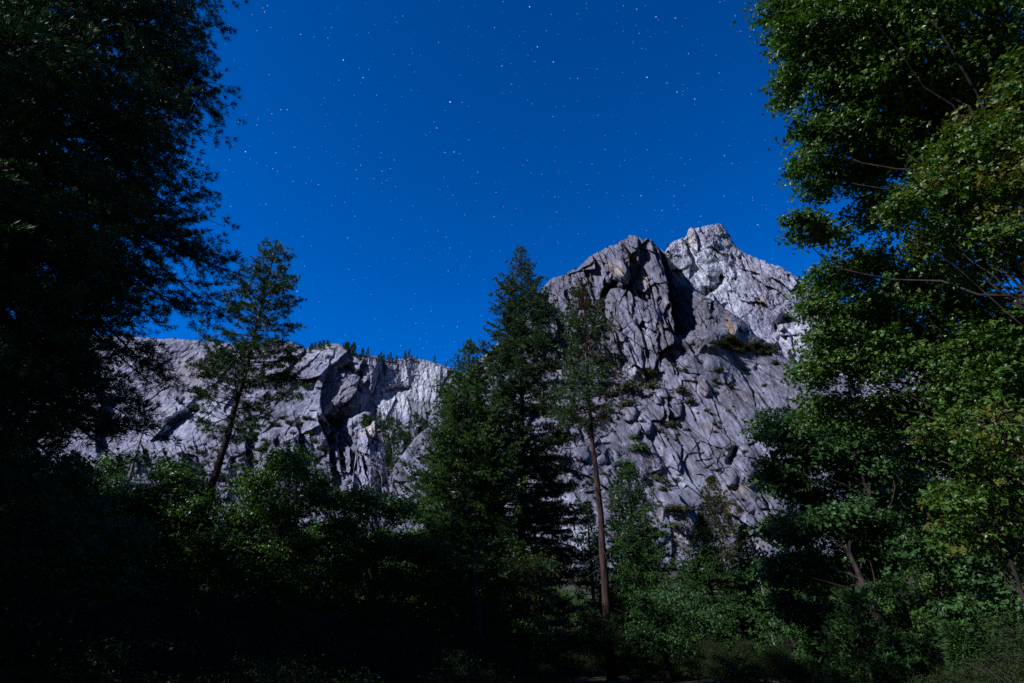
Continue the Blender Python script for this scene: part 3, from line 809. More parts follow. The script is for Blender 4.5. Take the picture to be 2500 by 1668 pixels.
conifer('pine_tree', 'bushy young pine under the right hand maples', 'pine tree', b, H, .05, [(0, 2.3), (.5, 1.7), (1, .3)], 140, (30, -5), .1, .15, .2, 15, .02, .22, .34, 33, tr=.16, mat=M_FIR)
b, H = foot(2075, 1450, 21)
conifer('pine_tree', 'soft young pine low at lower right below the maples', 'pine tree', b, H, .05, [(0, 1.5), (.5, 1.1), (1, .25)], 110, (35, 0), .1, .15, .18, 11, .022, .17, .34, 34, tr=.1, mat=M_FIR)

for px, py, D, lab, sd in ((1880, 1420, 44, 'dim fir standing left of the bushy young pine', 35), (1960, 1470, 30, 'dim slender fir in front of the lower maple', 36), (2180, 1500, 24, 'dim young fir low at lower right, right of the soft young pine', 37), (1620, 1480, 40, 'shadowy young fir right of the broad shouldered fir', 38),
                           (2330, 1530, 20, 'shadowy fir in the lower right corner', 39)):
    b, H = foot(px, py, D)
    conifer('fir_tree', lab, 'fir tree', b, H, .04, [(0, H * .24), (.4, H * .17), (.75, H * .08), (1, .06)], 190, (25, -18), .14, .14, .18, 11, .022 * D / 40 + .008, .22, .34, sd, tr=.14, mat=M_FIR if sd != 38 else M_CEDAR, spread=.55)
# near left pair, seen from inside their shade
b = np.array([-11.6, 9.6, 0.])
conifer('pine_tree', 'huge dark pine at upper left with drooping boughs against the sky', 'pine tree', b, 34, .12,
        [(0, 5.2), (.1, 5.2), (.18, 4.7), (.27, 5.8), (.33, 5.0), (.45, 3.8), (.6, 2.8), (.8, 2.0), (1, .4)], 560, (10, -30), .12, .10, .16, 22, .0085, .17, .40, 41, (0, 0), (0, 0), .5, .12, M_PINE, M_BARK, .75, 4, .3)
b = np.array([-10.2, 5.6, 0.])
conifer('cedar_tree', 'dense green cedar filling the far left edge', 'cedar tree', b, 25, .06,
        [(0, 3.6), (.3, 3.6), (.6, 2.9), (.85, 1.8), (1, .3)], 260, (15, -20), .14, .12, .13, 18, .0085, .17, .38, 42, tr=.4, mat=M_FIR, spread=.6)

# ------------------------------------------------------------------ broadleaf trees
def bl(pts): return [(atz(px, py, zc), r) for px, py, zc, r in pts]
broadleaf('oak_tree', 'tall oak with lobed leaves filling the upper right corner', 'oak tree', (12.0, 10.5, 0), bl([(1925, 30, 16, .75), (1942, 120, 16, .66), (1940, 215, 16, .58), (1968, 310, 16, .62), (1975, 400, 16, .6), (1985, 465, 16, .4), (1960, 545, 16, .5), (2010, 575, 16, .42),
    (2000, 70, 15.5, 1.), (2050, 190, 15.5, .95), (2065, 320, 15.5, .85), (2080, 430, 16, .7), (2120, 60, 15, 1.), (2160, 200, 15, 1.), (2170, 350, 15.5, .9), (2250, 60, 14.5, 1.1), (2300, 230, 15, 1.1), (2420, 80, 14.5, 1.1), (2450, 260, 15, 1.1), (2500, 400, 15, 1.), (2280, 380, 15.5, .9), (2150, 500, 16, .7), (2020, -60, 16, .9), (2150, -80, 15, 1.1), (2350, -80, 15, 1.2)]),
    .105, 1000, 51, M_OAK, M_BARK, .34)
broadleaf('oak_tree', 'nearest oak with yellowing leaves at the right edge', 'oak tree', None, bl([(2340, 390, 10.5, .6), (2260, 470, 10.5, .45), (2190, 520, 10.5, .34), (2420, 330, 10.5, .6), (2490, 430, 10, .7), (2390, 500, 10.5, .6), (2310, 580, 10.5, .5), (2460, 600, 10, .7), (2500, 260, 10.5, .6)]),
    .085, 1250, 52, M_OAK, M_BARK, .12, mat2=M_YOAK, lw=.35)
broadleaf('oak_tree', 'moonlit green oak in the middle of the right side', 'oak tree', (12.6, 13.0, 0), bl([(2040, 665, 17, .6), (2010, 740, 17, .68), (2025, 830, 17, .75), (1990, 905, 17, .66), (2005, 990, 17.5, .7), (2120, 645, 17, .75), (2130, 760, 16.5, .95), (2120, 880, 16.5, .95), (2150, 1000, 17, .85),
    (2240, 700, 16.5, 1.), (2260, 850, 16, 1.), (2350, 740, 16.5, 1.), (2370, 900, 16, 1.), (2470, 780, 16, 1.), (2480, 940, 16, 1.), (2260, 1000, 17, .7), (2350, 1020, 16.5, .9), (2440, 1060, 16, .9), (2260, 1100, 17, .8), (2360, 1130, 16.5, .9), (2470, 1180, 16, .9), (2330, 930, 15, .85), (2400, 965, 14.6, .8), (2440, 880, 14.8, .8), (2370, 850, 15, .7)]), .10, 1050, 53, M_OAK, M_BARK, .3)
broadleaf('oak_tree', 'brownish olive oak low on the right edge, thin of leaf', 'oak tree', None, bl([(2450, 1060, 11, .65), (2380, 1120, 11, .5), (2480, 1200, 11, .65), (2350, 1220, 11, .5), (2420, 1290, 11, .55), (2500, 1340, 11, .6), (2300, 1060, 11, .4), (2320, 1310, 11.3, .4)]),
    .08, 1000, 54, M_OAK, M_BARK, .06, mat2=M_YOAK, lw=.3)
broadleaf('maple_tree', 'dark blue green maple below the moonlit oak', 'maple tree', (13.6, 22., 0), bl([(1930, 1065, 24, 1.), (1905, 1150, 24, .9), (1990, 1110, 24, 1.2), (2060, 1060, 24.5, 1.1), (2080, 1170, 24, 1.2), (1960, 1205, 24, .8), (2160, 1130, 24, 1.1), (2230, 1200, 24, 1.0), (2150, 1060, 25, 1.0)]),
    .15, 520, 55, M_MAPLE, M_BARK, .26)
broadleaf('maple_tree', 'lower maple with layered green boughs above the young pines', 'maple tree', (11.6, 19.6, 0), bl([(1910, 1300, 22, .85), (1985, 1285, 21.5, 1.), (2080, 1265, 21.5, 1.1), (2165, 1285, 21.5, 1.), (1905, 1385, 22, .8), (1970, 1400, 21.5, 1.), (2060, 1380, 21.5, .95), (2130, 1370, 21.5, .8), (1920, 1475, 22, .8), (2010, 1500, 22, .8)]),
    .14, 560, 56, M_MAPLE, M_BARK, .22)
broadleaf('maple_tree', 'shaded maple in the lower right corner', 'maple tree', None, bl([(2240, 1330, 18, .7), (2330, 1360, 18, .8), (2270, 1240, 18, .8), (2420, 1400, 17, .8), (2180, 1440, 18, .55), (2330, 1490, 17, .6), (2240, 1560, 18, .5), (2440, 1560, 17, .6), (2490, 1480, 16, .6), (2130, 1560, 19, .5)]),
    .12, 560, 57, M_MAPLE, M_BARK, .1, lw=.4)
# below the conifers and along the dark lower left
broadleaf('oak_tree', 'leafy oak at the foot of the incense cedar', 'oak tree', (-1.2, 26, 0), bl([(1060, 1340, 29, 1.1), (1140, 1400, 28, 1.2), (1230, 1390, 28, 1.1), (1100, 1480, 27, 1.), (1190, 1500, 27, 1.), (1040, 1430, 28, .9), (1040, 1590, 26.5, 1.1), (1110, 1540, 26.5, 1.1), (1180, 1590, 26.5, 1.1), (1250, 1540, 26.5, 1.1)]),
    .14, 420, 61, M_OAK, M_BARK, .26, mat2=M_YOAK)
broadleaf('alder_tree', 'rounded olive green alder left of the bare reddish trunk', 'alder tree', None, bl([(1295, 1400, 28, 1.), (1255, 1470, 27, 1.), (1310, 1470, 27, .9), (1290, 1540, 26, 1.), (1300, 1560, 26, .8), (1320, 1385, 29, .8), (1230, 1560, 26, .9)]),
    .11, 520, 62, M_OLIVE, M_BARK, .18, mat2=M_MAPLE)
broadleaf('alder_tree', 'green alder between the bare reddish trunk and the dark firs', 'alder tree', None, bl([(1575, 1470, 29, .9), (1610, 1500, 29, 1.), (1650, 1480, 30, .9), (1570, 1560, 28, .9), (1640, 1570, 28, .9), (1545, 1570, 28, .7), (1720, 1520, 30, .8)]),
    .11, 460, 63, M_MAPLE, M_BARK, .18)
broadleaf('shrub', 'olive yellow shrub at the bottom right of centre', 'shrub', None, bl([(1800, 1645, 20, .75), (1760, 1680, 20, .6), (1850, 1680, 20, .65)]), .07, 1300, 64, M_OLIVE, M_BARK, .05, lobes=2, clump=.16)
broadleaf('oak_tree', 'dark oak crown right of the dead snag', 'oak tree', None, bl([(430, 1160, 31, 1.1), (360, 1230, 31, 1.2), (470, 1240, 30, 1.2), (410, 1320, 30, 1.2), (320, 1320, 30, 1.), (500, 1330, 29, 1.1), (440, 1410, 28, 1.2), (350, 1420, 28, 1.1), (330, 1530, 27.5, 1.1), (393, 1480, 27.5, 1.1), (456, 1530, 27.5, 1.1), (520, 1480, 27.5, 1.1)]),
    .14, 420, 65, M_OAK, M_BARK, .28)
broadleaf('oak_tree', 'dark oak crown under the rocky ribs of the left cliff', 'oak tree', None, bl([(640, 1180, 32, 1.2), (720, 1140, 32, 1.3), (600, 1260, 31, 1.2), (690, 1250, 31, 1.3), (780, 1220, 31, 1.2), (640, 1350, 30, 1.2), (740, 1340, 30, 1.2), (570, 1390, 29, 1.), (690, 1440, 29, 1.2), (580, 1530, 28.5, 1.1), (653, 1480, 28.5, 1.1), (726, 1530, 28.5, 1.1), (800, 1480, 28.5, 1.1)]),
    .14, 420, 66, M_OAK, M_BARK, .28)
broadleaf('oak_tree', 'dark oak crown left of the incense cedar, below the rock spire', 'oak tree', None, bl([(880, 1220, 32, 1.2), (960, 1250, 32, 1.1), (830, 1290, 31, 1.1), (920, 1330, 30, 1.2), (1000, 1330, 30, 1.), (850, 1390, 29, 1.1), (960, 1420, 29, 1.1), (880, 1480, 28, 1.), (830, 1570, 28.0, 1.1), (890, 1520, 28.0, 1.1), (950, 1570, 28.0, 1.1), (1010, 1520, 28.0, 1.1)]),
    .14, 400, 67, M_OAK, M_BARK, .28)
broadleaf('oak_tree', 'shaded oak at the lower left corner', 'oak tree', None, bl([(60, 1290, 19, .9), (140, 1330, 19, .9), (200, 1250, 20, .9), (90, 1400, 18, .9), (220, 1400, 19, .9), (290, 1330, 20, .8), (40, 1500, 17, .8), (150, 1500, 18, .9), (260, 1500, 19, .8), (180, 1160, 20, .6), (320, 1460, 20, .7)]),
    .12, 560, 68, M_OAK, M_BARK, .22)
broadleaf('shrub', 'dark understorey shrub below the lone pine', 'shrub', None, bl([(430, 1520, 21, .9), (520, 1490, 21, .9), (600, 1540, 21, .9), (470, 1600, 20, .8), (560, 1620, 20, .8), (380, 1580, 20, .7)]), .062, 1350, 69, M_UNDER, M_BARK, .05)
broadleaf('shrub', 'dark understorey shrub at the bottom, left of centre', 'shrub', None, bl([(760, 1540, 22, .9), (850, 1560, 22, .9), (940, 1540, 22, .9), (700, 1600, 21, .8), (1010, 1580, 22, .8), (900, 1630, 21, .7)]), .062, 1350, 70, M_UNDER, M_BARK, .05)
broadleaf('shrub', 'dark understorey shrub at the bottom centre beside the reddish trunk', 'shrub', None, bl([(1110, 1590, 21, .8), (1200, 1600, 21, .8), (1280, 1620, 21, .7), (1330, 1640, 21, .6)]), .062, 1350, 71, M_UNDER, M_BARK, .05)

# the forest between: copies of the trees above, each a tree of its own
def clone(src, name, label, cat, group, x, y, sc, rz):
    c = src.copy(); COL.objects.link(c); c.name = name
    c.location = (x, y, gz(x, y)); c.scale = (sc, sc, sc); c.rotation_euler.z = rz
    tag(c, label, cat, group)
    for ch in list(src.children):
        d = ch.copy(); COL.objects.link(d); d.parent = c
    return c
byl = {o['label']: o for o in COL.objects if 'label' in o}
OAKS = [o for l, o in byl.items() if l.startswith('dark oak crown')]
BUSH = [o for l, o in byl.items() if l.startswith('dark understorey')]
rg = np.random.default_rng(99)
for k, (az, D, sc) in enumerate(((-37, 46, 1.15), (-33, 52, 1.2), (-29, 44, 1.0), (-26, 56, 1.25), (-22, 47, 1.05), (-18.5, 58, 1.25), (-15, 48, 1.0), (-12, 60, 1.2), (-9, 50, 1.0), (-5.5, 62, 1.15), (-2, 52, .85), (1.5, 60, .8), (-40, 36, 1.1), (-31, 66, 1.5), (-20, 70, 1.5), (-10, 74, 1.35))):
    clone(OAKS[k % 3], 'oak_tree', 'dark rounded oak in the shaded wood behind the front row of lower left oaks', 'oak tree', 'oaks of the shaded wood at lower left', D * math.sin(R(az)), D * math.cos(R(az)), sc * .86, rg.uniform(0, 6.28))
for k, (az, D, sc) in enumerate(((4, 66, .62), (6.5, 78, .7), (13, 90, .5), (24, 70, .75), (27.5, 56, .8), (31, 50, .95), (35, 58, 1.2), (39, 46, 1.15), (43, 40, 1.1))):
    clone(OAKS[(k + 1) % 3], 'oak_tree', 'low green oak in the wood below the slabs and the right hand maples', 'oak tree', 'oaks of the wood below the slabs', D * math.sin(R(az)), D * math.cos(R(az)), sc, rg.uniform(0, 6.28))
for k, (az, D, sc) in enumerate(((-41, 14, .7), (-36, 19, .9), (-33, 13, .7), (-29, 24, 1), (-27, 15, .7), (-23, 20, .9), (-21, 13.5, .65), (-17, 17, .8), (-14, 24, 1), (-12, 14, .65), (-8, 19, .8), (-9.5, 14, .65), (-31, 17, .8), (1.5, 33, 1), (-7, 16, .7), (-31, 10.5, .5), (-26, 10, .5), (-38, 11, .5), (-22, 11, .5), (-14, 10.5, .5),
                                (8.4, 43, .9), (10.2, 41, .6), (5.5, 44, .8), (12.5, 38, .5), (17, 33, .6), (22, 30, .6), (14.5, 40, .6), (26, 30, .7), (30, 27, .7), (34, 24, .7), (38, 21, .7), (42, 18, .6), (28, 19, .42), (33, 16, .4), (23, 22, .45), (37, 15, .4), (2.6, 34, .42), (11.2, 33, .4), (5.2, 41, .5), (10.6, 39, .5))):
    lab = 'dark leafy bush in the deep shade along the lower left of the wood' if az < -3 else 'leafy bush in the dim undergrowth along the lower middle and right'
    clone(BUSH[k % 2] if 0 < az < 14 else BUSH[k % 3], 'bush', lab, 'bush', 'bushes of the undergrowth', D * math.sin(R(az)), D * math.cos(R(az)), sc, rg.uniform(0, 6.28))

# pines added on the moon side, mostly out of frame, to shade the lower left
for k, (x, y, hh) in enumerate(((-21, 9, 30), (-28, 15, 32), (-13, -6, 25), (-26, 4, 31), (-33, 10, 32), (-17, -9, 28), (-36, 22, 29), (-33, 17.5, 22), (-30, 19, 21), (-26.5, 19, 30), (-24, 17.5, 26), (-24, 12, 30), (-42, 27.5, 27), (-36, 31, 25), (-30.5, 33, 23), (-46, 36, 27))):
    if k == 0:
        shade = conifer('pine_tree', 'pine added beyond the left edge for shading the undergrowth', 'pine tree', (x, y, 0), hh, .12, [(0, 5.2), (.3, 5.2), (.6, 4.6), (.85, 2.8), (1, .5)], 240, (15, -20), .12, .12, .3, 10, .055, .34, .42, 81, tr=.4, mat=M_PINE, group='shade pines added beyond the left edge of the frame')
    else:
        c = shade.copy(); COL.objects.link(c); c.location = (x, y, 0); c.rotation_euler.z = k * 1.3; c.scale = (1, 1, hh / 30)
        for ch in list(shade.children):
            d = ch.copy(); COL.objects.link(d); d.parent = c

# dead snag
b, H = foot(364, 1022, 58)
root = tag(empty('dead_tree', b), 'bare dead snag standing thin and pale before the left cliff', 'dead tree')
rg = np.random.default_rng(5)
mb = MB(); tp = trunk_path(H, rg, (0, 0), (0, 0), .004)
mb.tube(tp, .22 * (1 - tp[:, 2] / H) ** .7 + .03, 7); mb.build('trunk', M_DEAD, root, True)
mb = MB()
for k in range(30):
    zf = rg.uniform(.55, .98); o = np.array([np.interp(zf, tp[:, 2] / H, tp[:, q]) for q in range(3)]); a = rg.uniform(0, 6.28); L = rg.uniform(.3, 1.5)
    mb.tube(np.stack([o, o + np.array([math.cos(a), math.sin(a), -.1]) * L * .5, o + np.array([math.cos(a), math.sin(a), -.35]) * L]), [.03, .02, .01], 4)
mb.build('branches', M_DEAD, root)
b, H = foot(1858, 1390, 40)
root = tag(empty('dead_tree', b), 'thin whitish dead trunk right of the dark slender fir', 'dead tree')
mb = MB(); tp = trunk_path(H, rg, (-.2, 0), (0, 0), .006)
mb.tube(tp, .11 * (1 - tp[:, 2] / H) ** .7 + .02, 6); mb.build('trunk', M_DEAD, root, True)
# bare twiggy bush
p0 = atz(2475, 1600, 13)
root = tag(empty('bare_shrub', (p0[0], p0[1], 0)), 'leafless tangle of arching grey twigs at the right edge', 'shrub')
mb = MB()
for k in range(70):
    a = rg.uniform(0, 6.28); L = rg.uniform(.7, 1.7); s = np.linspace(0, 1, 7)[:, None]
    d = np.array([math.cos(a), math.sin(a), 0]) * rg.uniform(.3, .75)
    mb.tube(d * L * s + np.array([0, 0, 1]) * L * (1.35 * s - .55 * s ** 2.5) + np.cumsum(rg.normal(0, .03, (7, 3)), 0), .012 * (1.15 - s[:, 0]), 4)
mb.build('twigs', M_TWIG, root)

# ------------------------------------------------------------------ small growth on the rock
def shrub_mesh(name, seed, mat, n=900):
    rg = np.random.default_rng(seed); mb = MB()
    for k in range(16):
        u = unit(rg.normal(size=3)); u[2] = abs(u[2]) * .8
        c = u * rg.uniform(.3, .85) * np.array([1, 1, .8])
        m = n // 16
        P = c + rg.normal(size=(m, 3)) * .17
        P[:, 2] = np.maximum(P[:, 2], -.15)
        leaves(mb, P, unit(P) + np.array([0, 0, .4]), .16, rg, 2, np.clip(rg.normal(.5, .25) + rg.normal(0, .1, m), 0, 1))
    o = mb.build(name, mat); me = o.data; bpy.data.objects.remove(o); return me
def tree_mesh(seed, mat, w=.2):
    rg = np.random.default_rng(seed); mb = MB()
    t = rg.uniform(.08, 1, 260); a = rg.uniform(0, 6.28, 260)
    r = w * (1.05 - t) * rg.uniform(.2, 1, 260) + .01
    C = np.stack([np.cos(a) * r, np.sin(a) * r, t - r * .25], -1)
    tufts(mb, C, np.stack([np.cos(a), np.sin(a), a * 0 + .1], -1), .085, 4, .03, rg, .5)
    mb.tube([(0, 0, -.1), (0, 0, .5), (0, 0, 1)], [.018, .012, .003], 5)
    o = mb.build('far_conifer', mat); me = o.data; bpy.data.objects.remove(o); return me
SHR = [shrub_mesh('cliff_shrub', 200 + k, m) for k, m in enumerate((M_SHRUB, M_SHRUB, M_MAPLE, M_OLIVE))]
CON = [tree_mesh(220 + k, m, w) for k, (m, w) in enumerate(((M_FIR, .2), (M_PINE, .26), (M_PINE, .32)))]

def small(name, me, look, px, py, rpx, label, cat, group, zs=1.0, sink=0, off=0):
    p = look(px, py)
    dep = p[1] * CP + (p[2] - CAMZ) * SP
    s = rpx * dep / F
    p = p * (1 - (off * s) / np.linalg.norm(p))
    o = bpy.data.objects.new(name, me); COL.objects.link(o)
    o.location = (p[0], p[1], p[2] - sink * s)
    o.scale = (s, s, s * zs)
    o.rotation_euler.z = RNG.uniform(0, 6.28)
    tag(o, label, cat, group)
    return o
def sh(zf, x, y, rx, label, kind=0, look=look_front):
    px, py = zf((x, y))[0]
    return small('cliff_shrub', SHR[kind], look, px, py, rx * 1.35, label, 'shrub', 'shrubs growing on the cliff ledges', .7, .25, .35)
# named single shrubs of the buttress
for x, y, r_, lab in ((850, 1300, 34, 'broad olive shrub on the ledge left of the two largest apron shrubs'), (1015, 1300, 24, 'tall dark shrub just right of the broadest olive ledge shrub'), (1200, 1320, 20, 'low shrub on the third ledge spot from the slender pine'),
                      (1000, 1195, 17, 'shrub tucked under the foot of the steep face'), (830, 1425, 24, 'shrub below the broadest olive ledge shrub'), (1340, 1130, 18, 'flat shrub at the left end of the upper shrub belt'),
                      (1245, 1175, 16, 'small shrub halfway between the steep face and the upper shrub belt'), (1480, 1275, 8, 'tiny lone shrub in the middle of the bare slab'), (1150, 1150, 13, 'shrub at the lower tip of the steep face'), (1480, 1180, 14, 'olive shrub below the upper shrub belt'),
                      (1290, 1400, 15, 'shrub in the crack beside the square blocks'), (1140, 1385, 10, 'small shrub above the square blocks'), (1880, 1130, 12, 'shrub near the right oak at the foot of the peak')):
    sh(Z5, x, y, r_, lab, 0)
for x, y, r_, lab, k in ((325, 360, 26, 'green shrub half hidden by the slender pine crown', 2), (960, 385, 18, 'round shrub right of the split boulders', 0), (880, 430, 11, 'little shrub below the split boulders', 0), (740, 545, 28, 'large dark shrub in the cleft below the split boulders', 2),
                         (700, 480, 14, 'dark shrub at the head of the cleft', 2), (845, 770, 30, 'dark brownish shrub hanging at the lower end of the cleft', 3), (930, 830, 18, 'grey green shrub below the brownish hanging shrub', 0), (990, 770, 11, 'upright small shrub in the diagonal crack', 2), (1285, 700, 12, 'shrub under the dark square hole', 0),
                         (1470, 575, 9, 'tiny shrub right of the dark square hole', 0), (960, 960, 20, 'left shrub of the pair low on the slab', 0), (1060, 975, 20, 'right shrub of the pair low on the slab', 0), (990, 1085, 22, 'reddish shrub below the pair low on the slab', 3), (890, 1145, 20, 'dark shrub where the fir meets the slab', 2),
                         (1540, 450, 12, 'shrub on the right slope of the slab', 0), (1440, 960, 8, 'tiny dark shrub on the orange streaked ledge', 0), (1585, 670, 11, 'shrub beside the right maple on the slab', 0), (1270, 380, 10, 'shrub on the oblique crack above the hole', 0), (210, 470, 12, 'shrub left of the slender pine trunk', 0), (600, 660, 16, 'green shrub right of the slender pine trunk', 2), (1080, 420, 9, 'low shrub right of the round shrub', 0)):
    sh(Z6, x, y, r_, lab, k)
belt = 'olive shrub in the belt of brush on the upper ledge of the buttress'
for k in range(48):
    x, y = RNG.uniform(1430, 1890), 0
    y = 1010 + (x - 1660) * .12 + RNG.normal(0, 30)
    small('cliff_shrub', SHR[k % 2], look_front, *Z5((x, y))[0], RNG.uniform(12, 22), belt, 'shrub', 'brush belt on the upper ledge', .6, .25, .35)
scat = 'small shrub dotted in the cracks of the lower slabs'
for k in range(120):
    px = RNG.uniform(1290, 1940); py = RNG.uniform(900, 1320)
    small('cliff_shrub', SHR[k % 3], look_front, px, py, RNG.uniform(4.5, 12), scat, 'shrub', 'shrubs dotted over the lower slabs', .7, .2, .3)
# brush and trees of the left cliff
lowc = 'dark bush among the broken rocks at the foot of the left cliff'
for k in range(210):
    px = RNG.uniform(330, 1060); py = RNG.uniform(1010, 1200)
    if px < 560 and py < 1090: continue
    small('cliff_bush', SHR[k % 3], look_left, px, py, RNG.uniform(7, 18), lowc, 'bush', 'bushes among the rocks of the left cliff foot', .8, .2, .35)
notch = 'small dark conifer in the forested notch behind the rock spire'
for k in range(80):
    px = RNG.uniform(872, 1030); py = RNG.uniform(1035, 1160)
    small('far_conifer', CON[k % 3], look_left, px, py, RNG.uniform(20, 38), notch, 'conifer', 'conifers in the notch', 1, .1)
rim = [(a, b) for a, b in zip(RNG.uniform(752, 806, 20), RNG.uniform(8, 20, 20))] + [(a, b) for a, b in zip(RNG.normal(872, 24, 30).clip(838, 935), RNG.gamma(6, 2.6, 30).clip(7, 27))] + [(a, b) for a, b in zip(RNG.uniform(925, 990, 16), RNG.gamma(6, 2.2, 16).clip(6, 22))] + \
      [(990, 17), (998, 22), (1006, 14), (1018, 11), (1060, 18), (1088, 14), (1100, 11), (735, 12), (728, 7), (742, 10), (690, 7), (660, 6)]
for k, (px, hp) in enumerate(rim):
    lab = 'tiny dark conifer on the cliff rim left of the pale cap rock' if px < 812 else 'tiny dark conifer on the cliff rim right of the pale cap rock'
    small('far_conifer', CON[k % 3], look_left, px, top_left(px) + 3 + RNG.uniform(0, 9) * (hp < 18), hp, lab, 'conifer', 'conifers along the left cliff rim', RNG.uniform(.85, 1.3), .05)
for k, px in enumerate(RNG.uniform(400, 640, 22)):
    small('far_conifer', CON[2], look_left, px, top_left(px) + 2, RNG.uniform(3.5, 7), 'stunted treelet along the smooth rim of the left cliff', 'treelet', 'treelets on the smooth rim', 1, .05)
for px, hp, lab in ((1532, 9, 'wind bent treelet left of the buttress summit'), (1507, 8, 'treelet on the buttress skyline, second below the summit'), (1484, 8, 'treelet on the buttress skyline, third below the summit'), (1405, 8, 'treelet on the buttress shoulder above the slender pine')):
    small('far_conifer', CON[2], look_front, px, top_front(px) + 2, hp, lab, 'treelet', 'treelets on the buttress skyline', 1, .05)
for px, hp, lab in ((1631, 13, 'dark conifer in the gap between buttress and peak'), (1952, 11, 'conifer on the descending right ridge of the peak'), (1872, 6, 'treelet on the right ridge of the peak')):
    small('far_conifer', CON[1], look_back, px, top_back(px) + 2, hp, lab, 'conifer', 'conifers on the peak', 1.1, .05)
for x, y, hp, lab in ((1890, 1060, 20, 'leftmost of the three conifers at the foot of the peak'), (1942, 1060, 16, 'middle of the three conifers at the foot of the peak'), (2010, 1070, 34, 'tallest of the three conifers at the foot of the peak')):
    px, py = Z5((x, y))[0]
    small('far_conifer', CON[0], look_front, px, max(py, top_front(px) + 3), hp, lab, 'conifer', 'conifers at the foot of the peak', 1, .05)

# ------------------------------------------------------------------ light: moon, night sky with stars
SUN_A, SUN_E = 58, 36
sun = bpy.data.lights.new('moon', 'SUN'); sun.energy = 4.8; sun.angle = R(.5); sun.color = (.93, .945, 1.13)
so = bpy.data.objects.new('moon', sun); COL.objects.link(so)
sd = np.array([-math.sin(R(SUN_A)) * math.cos(R(SUN_E)), -math.cos(R(SUN_A)) * math.cos(R(SUN_E)), math.sin(R(SUN_E))])
from mathutils import Vector
so.rotation_euler = Vector(sd).to_track_quat('Z', 'Y').to_euler()

W = bpy.data.worlds.new('World'); SC.world = W; W.use_nodes = True
nt = W.node_tree; nt.nodes.clear(); N, L = nt.nodes.new, nt.links.new
out = N('ShaderNodeOutputWorld'); bg = N('ShaderNodeBackground'); bg.inputs['Strength'].default_value = .15
sky = N('ShaderNodeTexSky'); sky.sky_type = 'NISHITA'; sky.sun_disc = False
sky.sun_elevation = R(SUN_E); sky.sun_rotation = math.atan2(sd[0], sd[1]); sky.altitude = 1200; sky.dust_density = .3; sky.ozone_density = 2.5
tint = N('ShaderNodeMix'); tint.data_type = 'RGBA'; tint.blend_type = 'MULTIPLY'; tint.inputs['Factor'].default_value = 1
L(sky.outputs[0], tint.inputs['A']); tint.inputs['B'].default_value = (.0, .52, 1.28, 1)
tc = N('ShaderNodeTexCoord')
# the sky darkens towards the zenith; the half behind the camera is dimmed to deepen rock shadows
sx = N('ShaderNodeSeparateXYZ'); L(tc.outputs['Generated'], sx.inputs[0])
mz = N('ShaderNodeValToRGB'); L(sx.outputs['Z'], mz.inputs['Fac'])
for k, (p_, v_) in enumerate(((0, 1), (.47, 1), (.86, .78), (1, .35))):
    e = mz.color_ramp.elements[k] if k < 2 else mz.color_ramp.elements.new(p_)
    e.position = p_; e.color = (v_, v_, v_, 1)
my = N('ShaderNodeMapRange'); L(sx.outputs['Y'], my.inputs['Value'])
my.inputs['From Min'].default_value = -.3; my.inputs['From Max'].default_value = .3; my.inputs['To Min'].default_value = .18; my.inputs['To Max'].default_value = 1
mm = N('ShaderNodeMath'); mm.operation = 'MULTIPLY'; L(mz.outputs[0], mm.inputs[0]); L(my.outputs[0], mm.inputs[1])
sc1 = N('ShaderNodeVectorMath'); sc1.operation = 'SCALE'; L(tint.outputs['Result'], sc1.inputs[0]); L(mm.outputs[0], sc1.inputs['Scale'])
last = sc1.outputs[0]
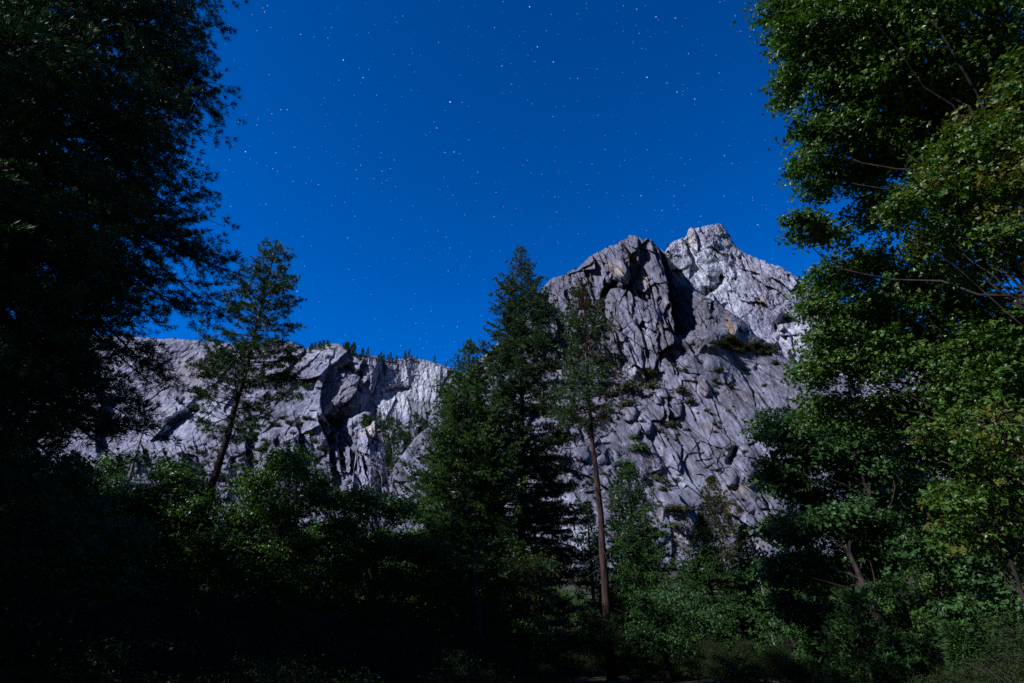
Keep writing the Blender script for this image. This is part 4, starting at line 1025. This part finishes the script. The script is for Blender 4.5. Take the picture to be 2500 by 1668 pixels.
for scale, rad_, gain in ((150, .0006, 8), (74, .0007, 18), (22, .0011, 60)):
    vo = N('ShaderNodeTexVoronoi'); vo.inputs['Scale'].default_value = scale
    L(tc.outputs['Generated'], vo.inputs['Vector'])
    mr = N('ShaderNodeMapRange'); L(vo.outputs['Distance'], mr.inputs['Value'])
    mr.inputs['From Min'].default_value = 0; mr.inputs['From Max'].default_value = rad_ * scale; mr.inputs['To Min'].default_value = 1; mr.inputs['To Max'].default_value = 0
    sq = N('ShaderNodeSeparateColor'); L(vo.outputs['Color'], sq.inputs[0])
    pw = N('ShaderNodeMath'); pw.operation = 'POWER'; L(sq.outputs[0], pw.inputs[0]); pw.inputs[1].default_value = 3
    m1 = N('ShaderNodeMath'); m1.operation = 'MULTIPLY'; L(mr.outputs[0], m1.inputs[0]); L(pw.outputs[0], m1.inputs[1])
    m2 = N('ShaderNodeMath'); m2.operation = 'MULTIPLY'; L(m1.outputs[0], m2.inputs[0]); m2.inputs[1].default_value = gain
    cr = N('ShaderNodeValToRGB'); L(sq.outputs[1], cr.inputs['Fac'])
    cr.color_ramp.elements[0].color = (.8, .92, 1, 1); cr.color_ramp.elements[1].color = (1, .95, .86, 1)
    e = cr.color_ramp.elements.new(.85); e.color = (.92, 1, 1, 1)
    s2 = N('ShaderNodeVectorMath'); s2.operation = 'SCALE'; L(cr.outputs['Color'], s2.inputs[0]); L(m2.outputs[0], s2.inputs['Scale'])
    ad = N('ShaderNodeVectorMath'); ad.operation = 'ADD'; L(last, ad.inputs[0]); L(s2.outputs[0], ad.inputs[1])
    last = ad.outputs[0]
L(last, bg.inputs['Color']); L(bg.outputs[0], out.inputs['Surface'])

cam = bpy.data.cameras.new('camera'); cam.lens = LENS; cam.sensor_width = 36; cam.clip_start = .1; cam.clip_end = 20000
co = bpy.data.objects.new('camera', cam); COL.objects.link(co); co.location = (0, 0, CAMZ); co.rotation_euler = (R(90) + PITCH, 0, 0)
SC.camera = co
SC.view_settings.view_transform = 'Standard'; SC.view_settings.look = 'None'; SC.view_settings.exposure = 0; SC.view_settings.gamma = 1
SC.cycles.use_denoising = False
SC.cycles.max_bounces = 6; SC.cycles.diffuse_bounces = 3; SC.cycles.transparent_max_bounces = 4
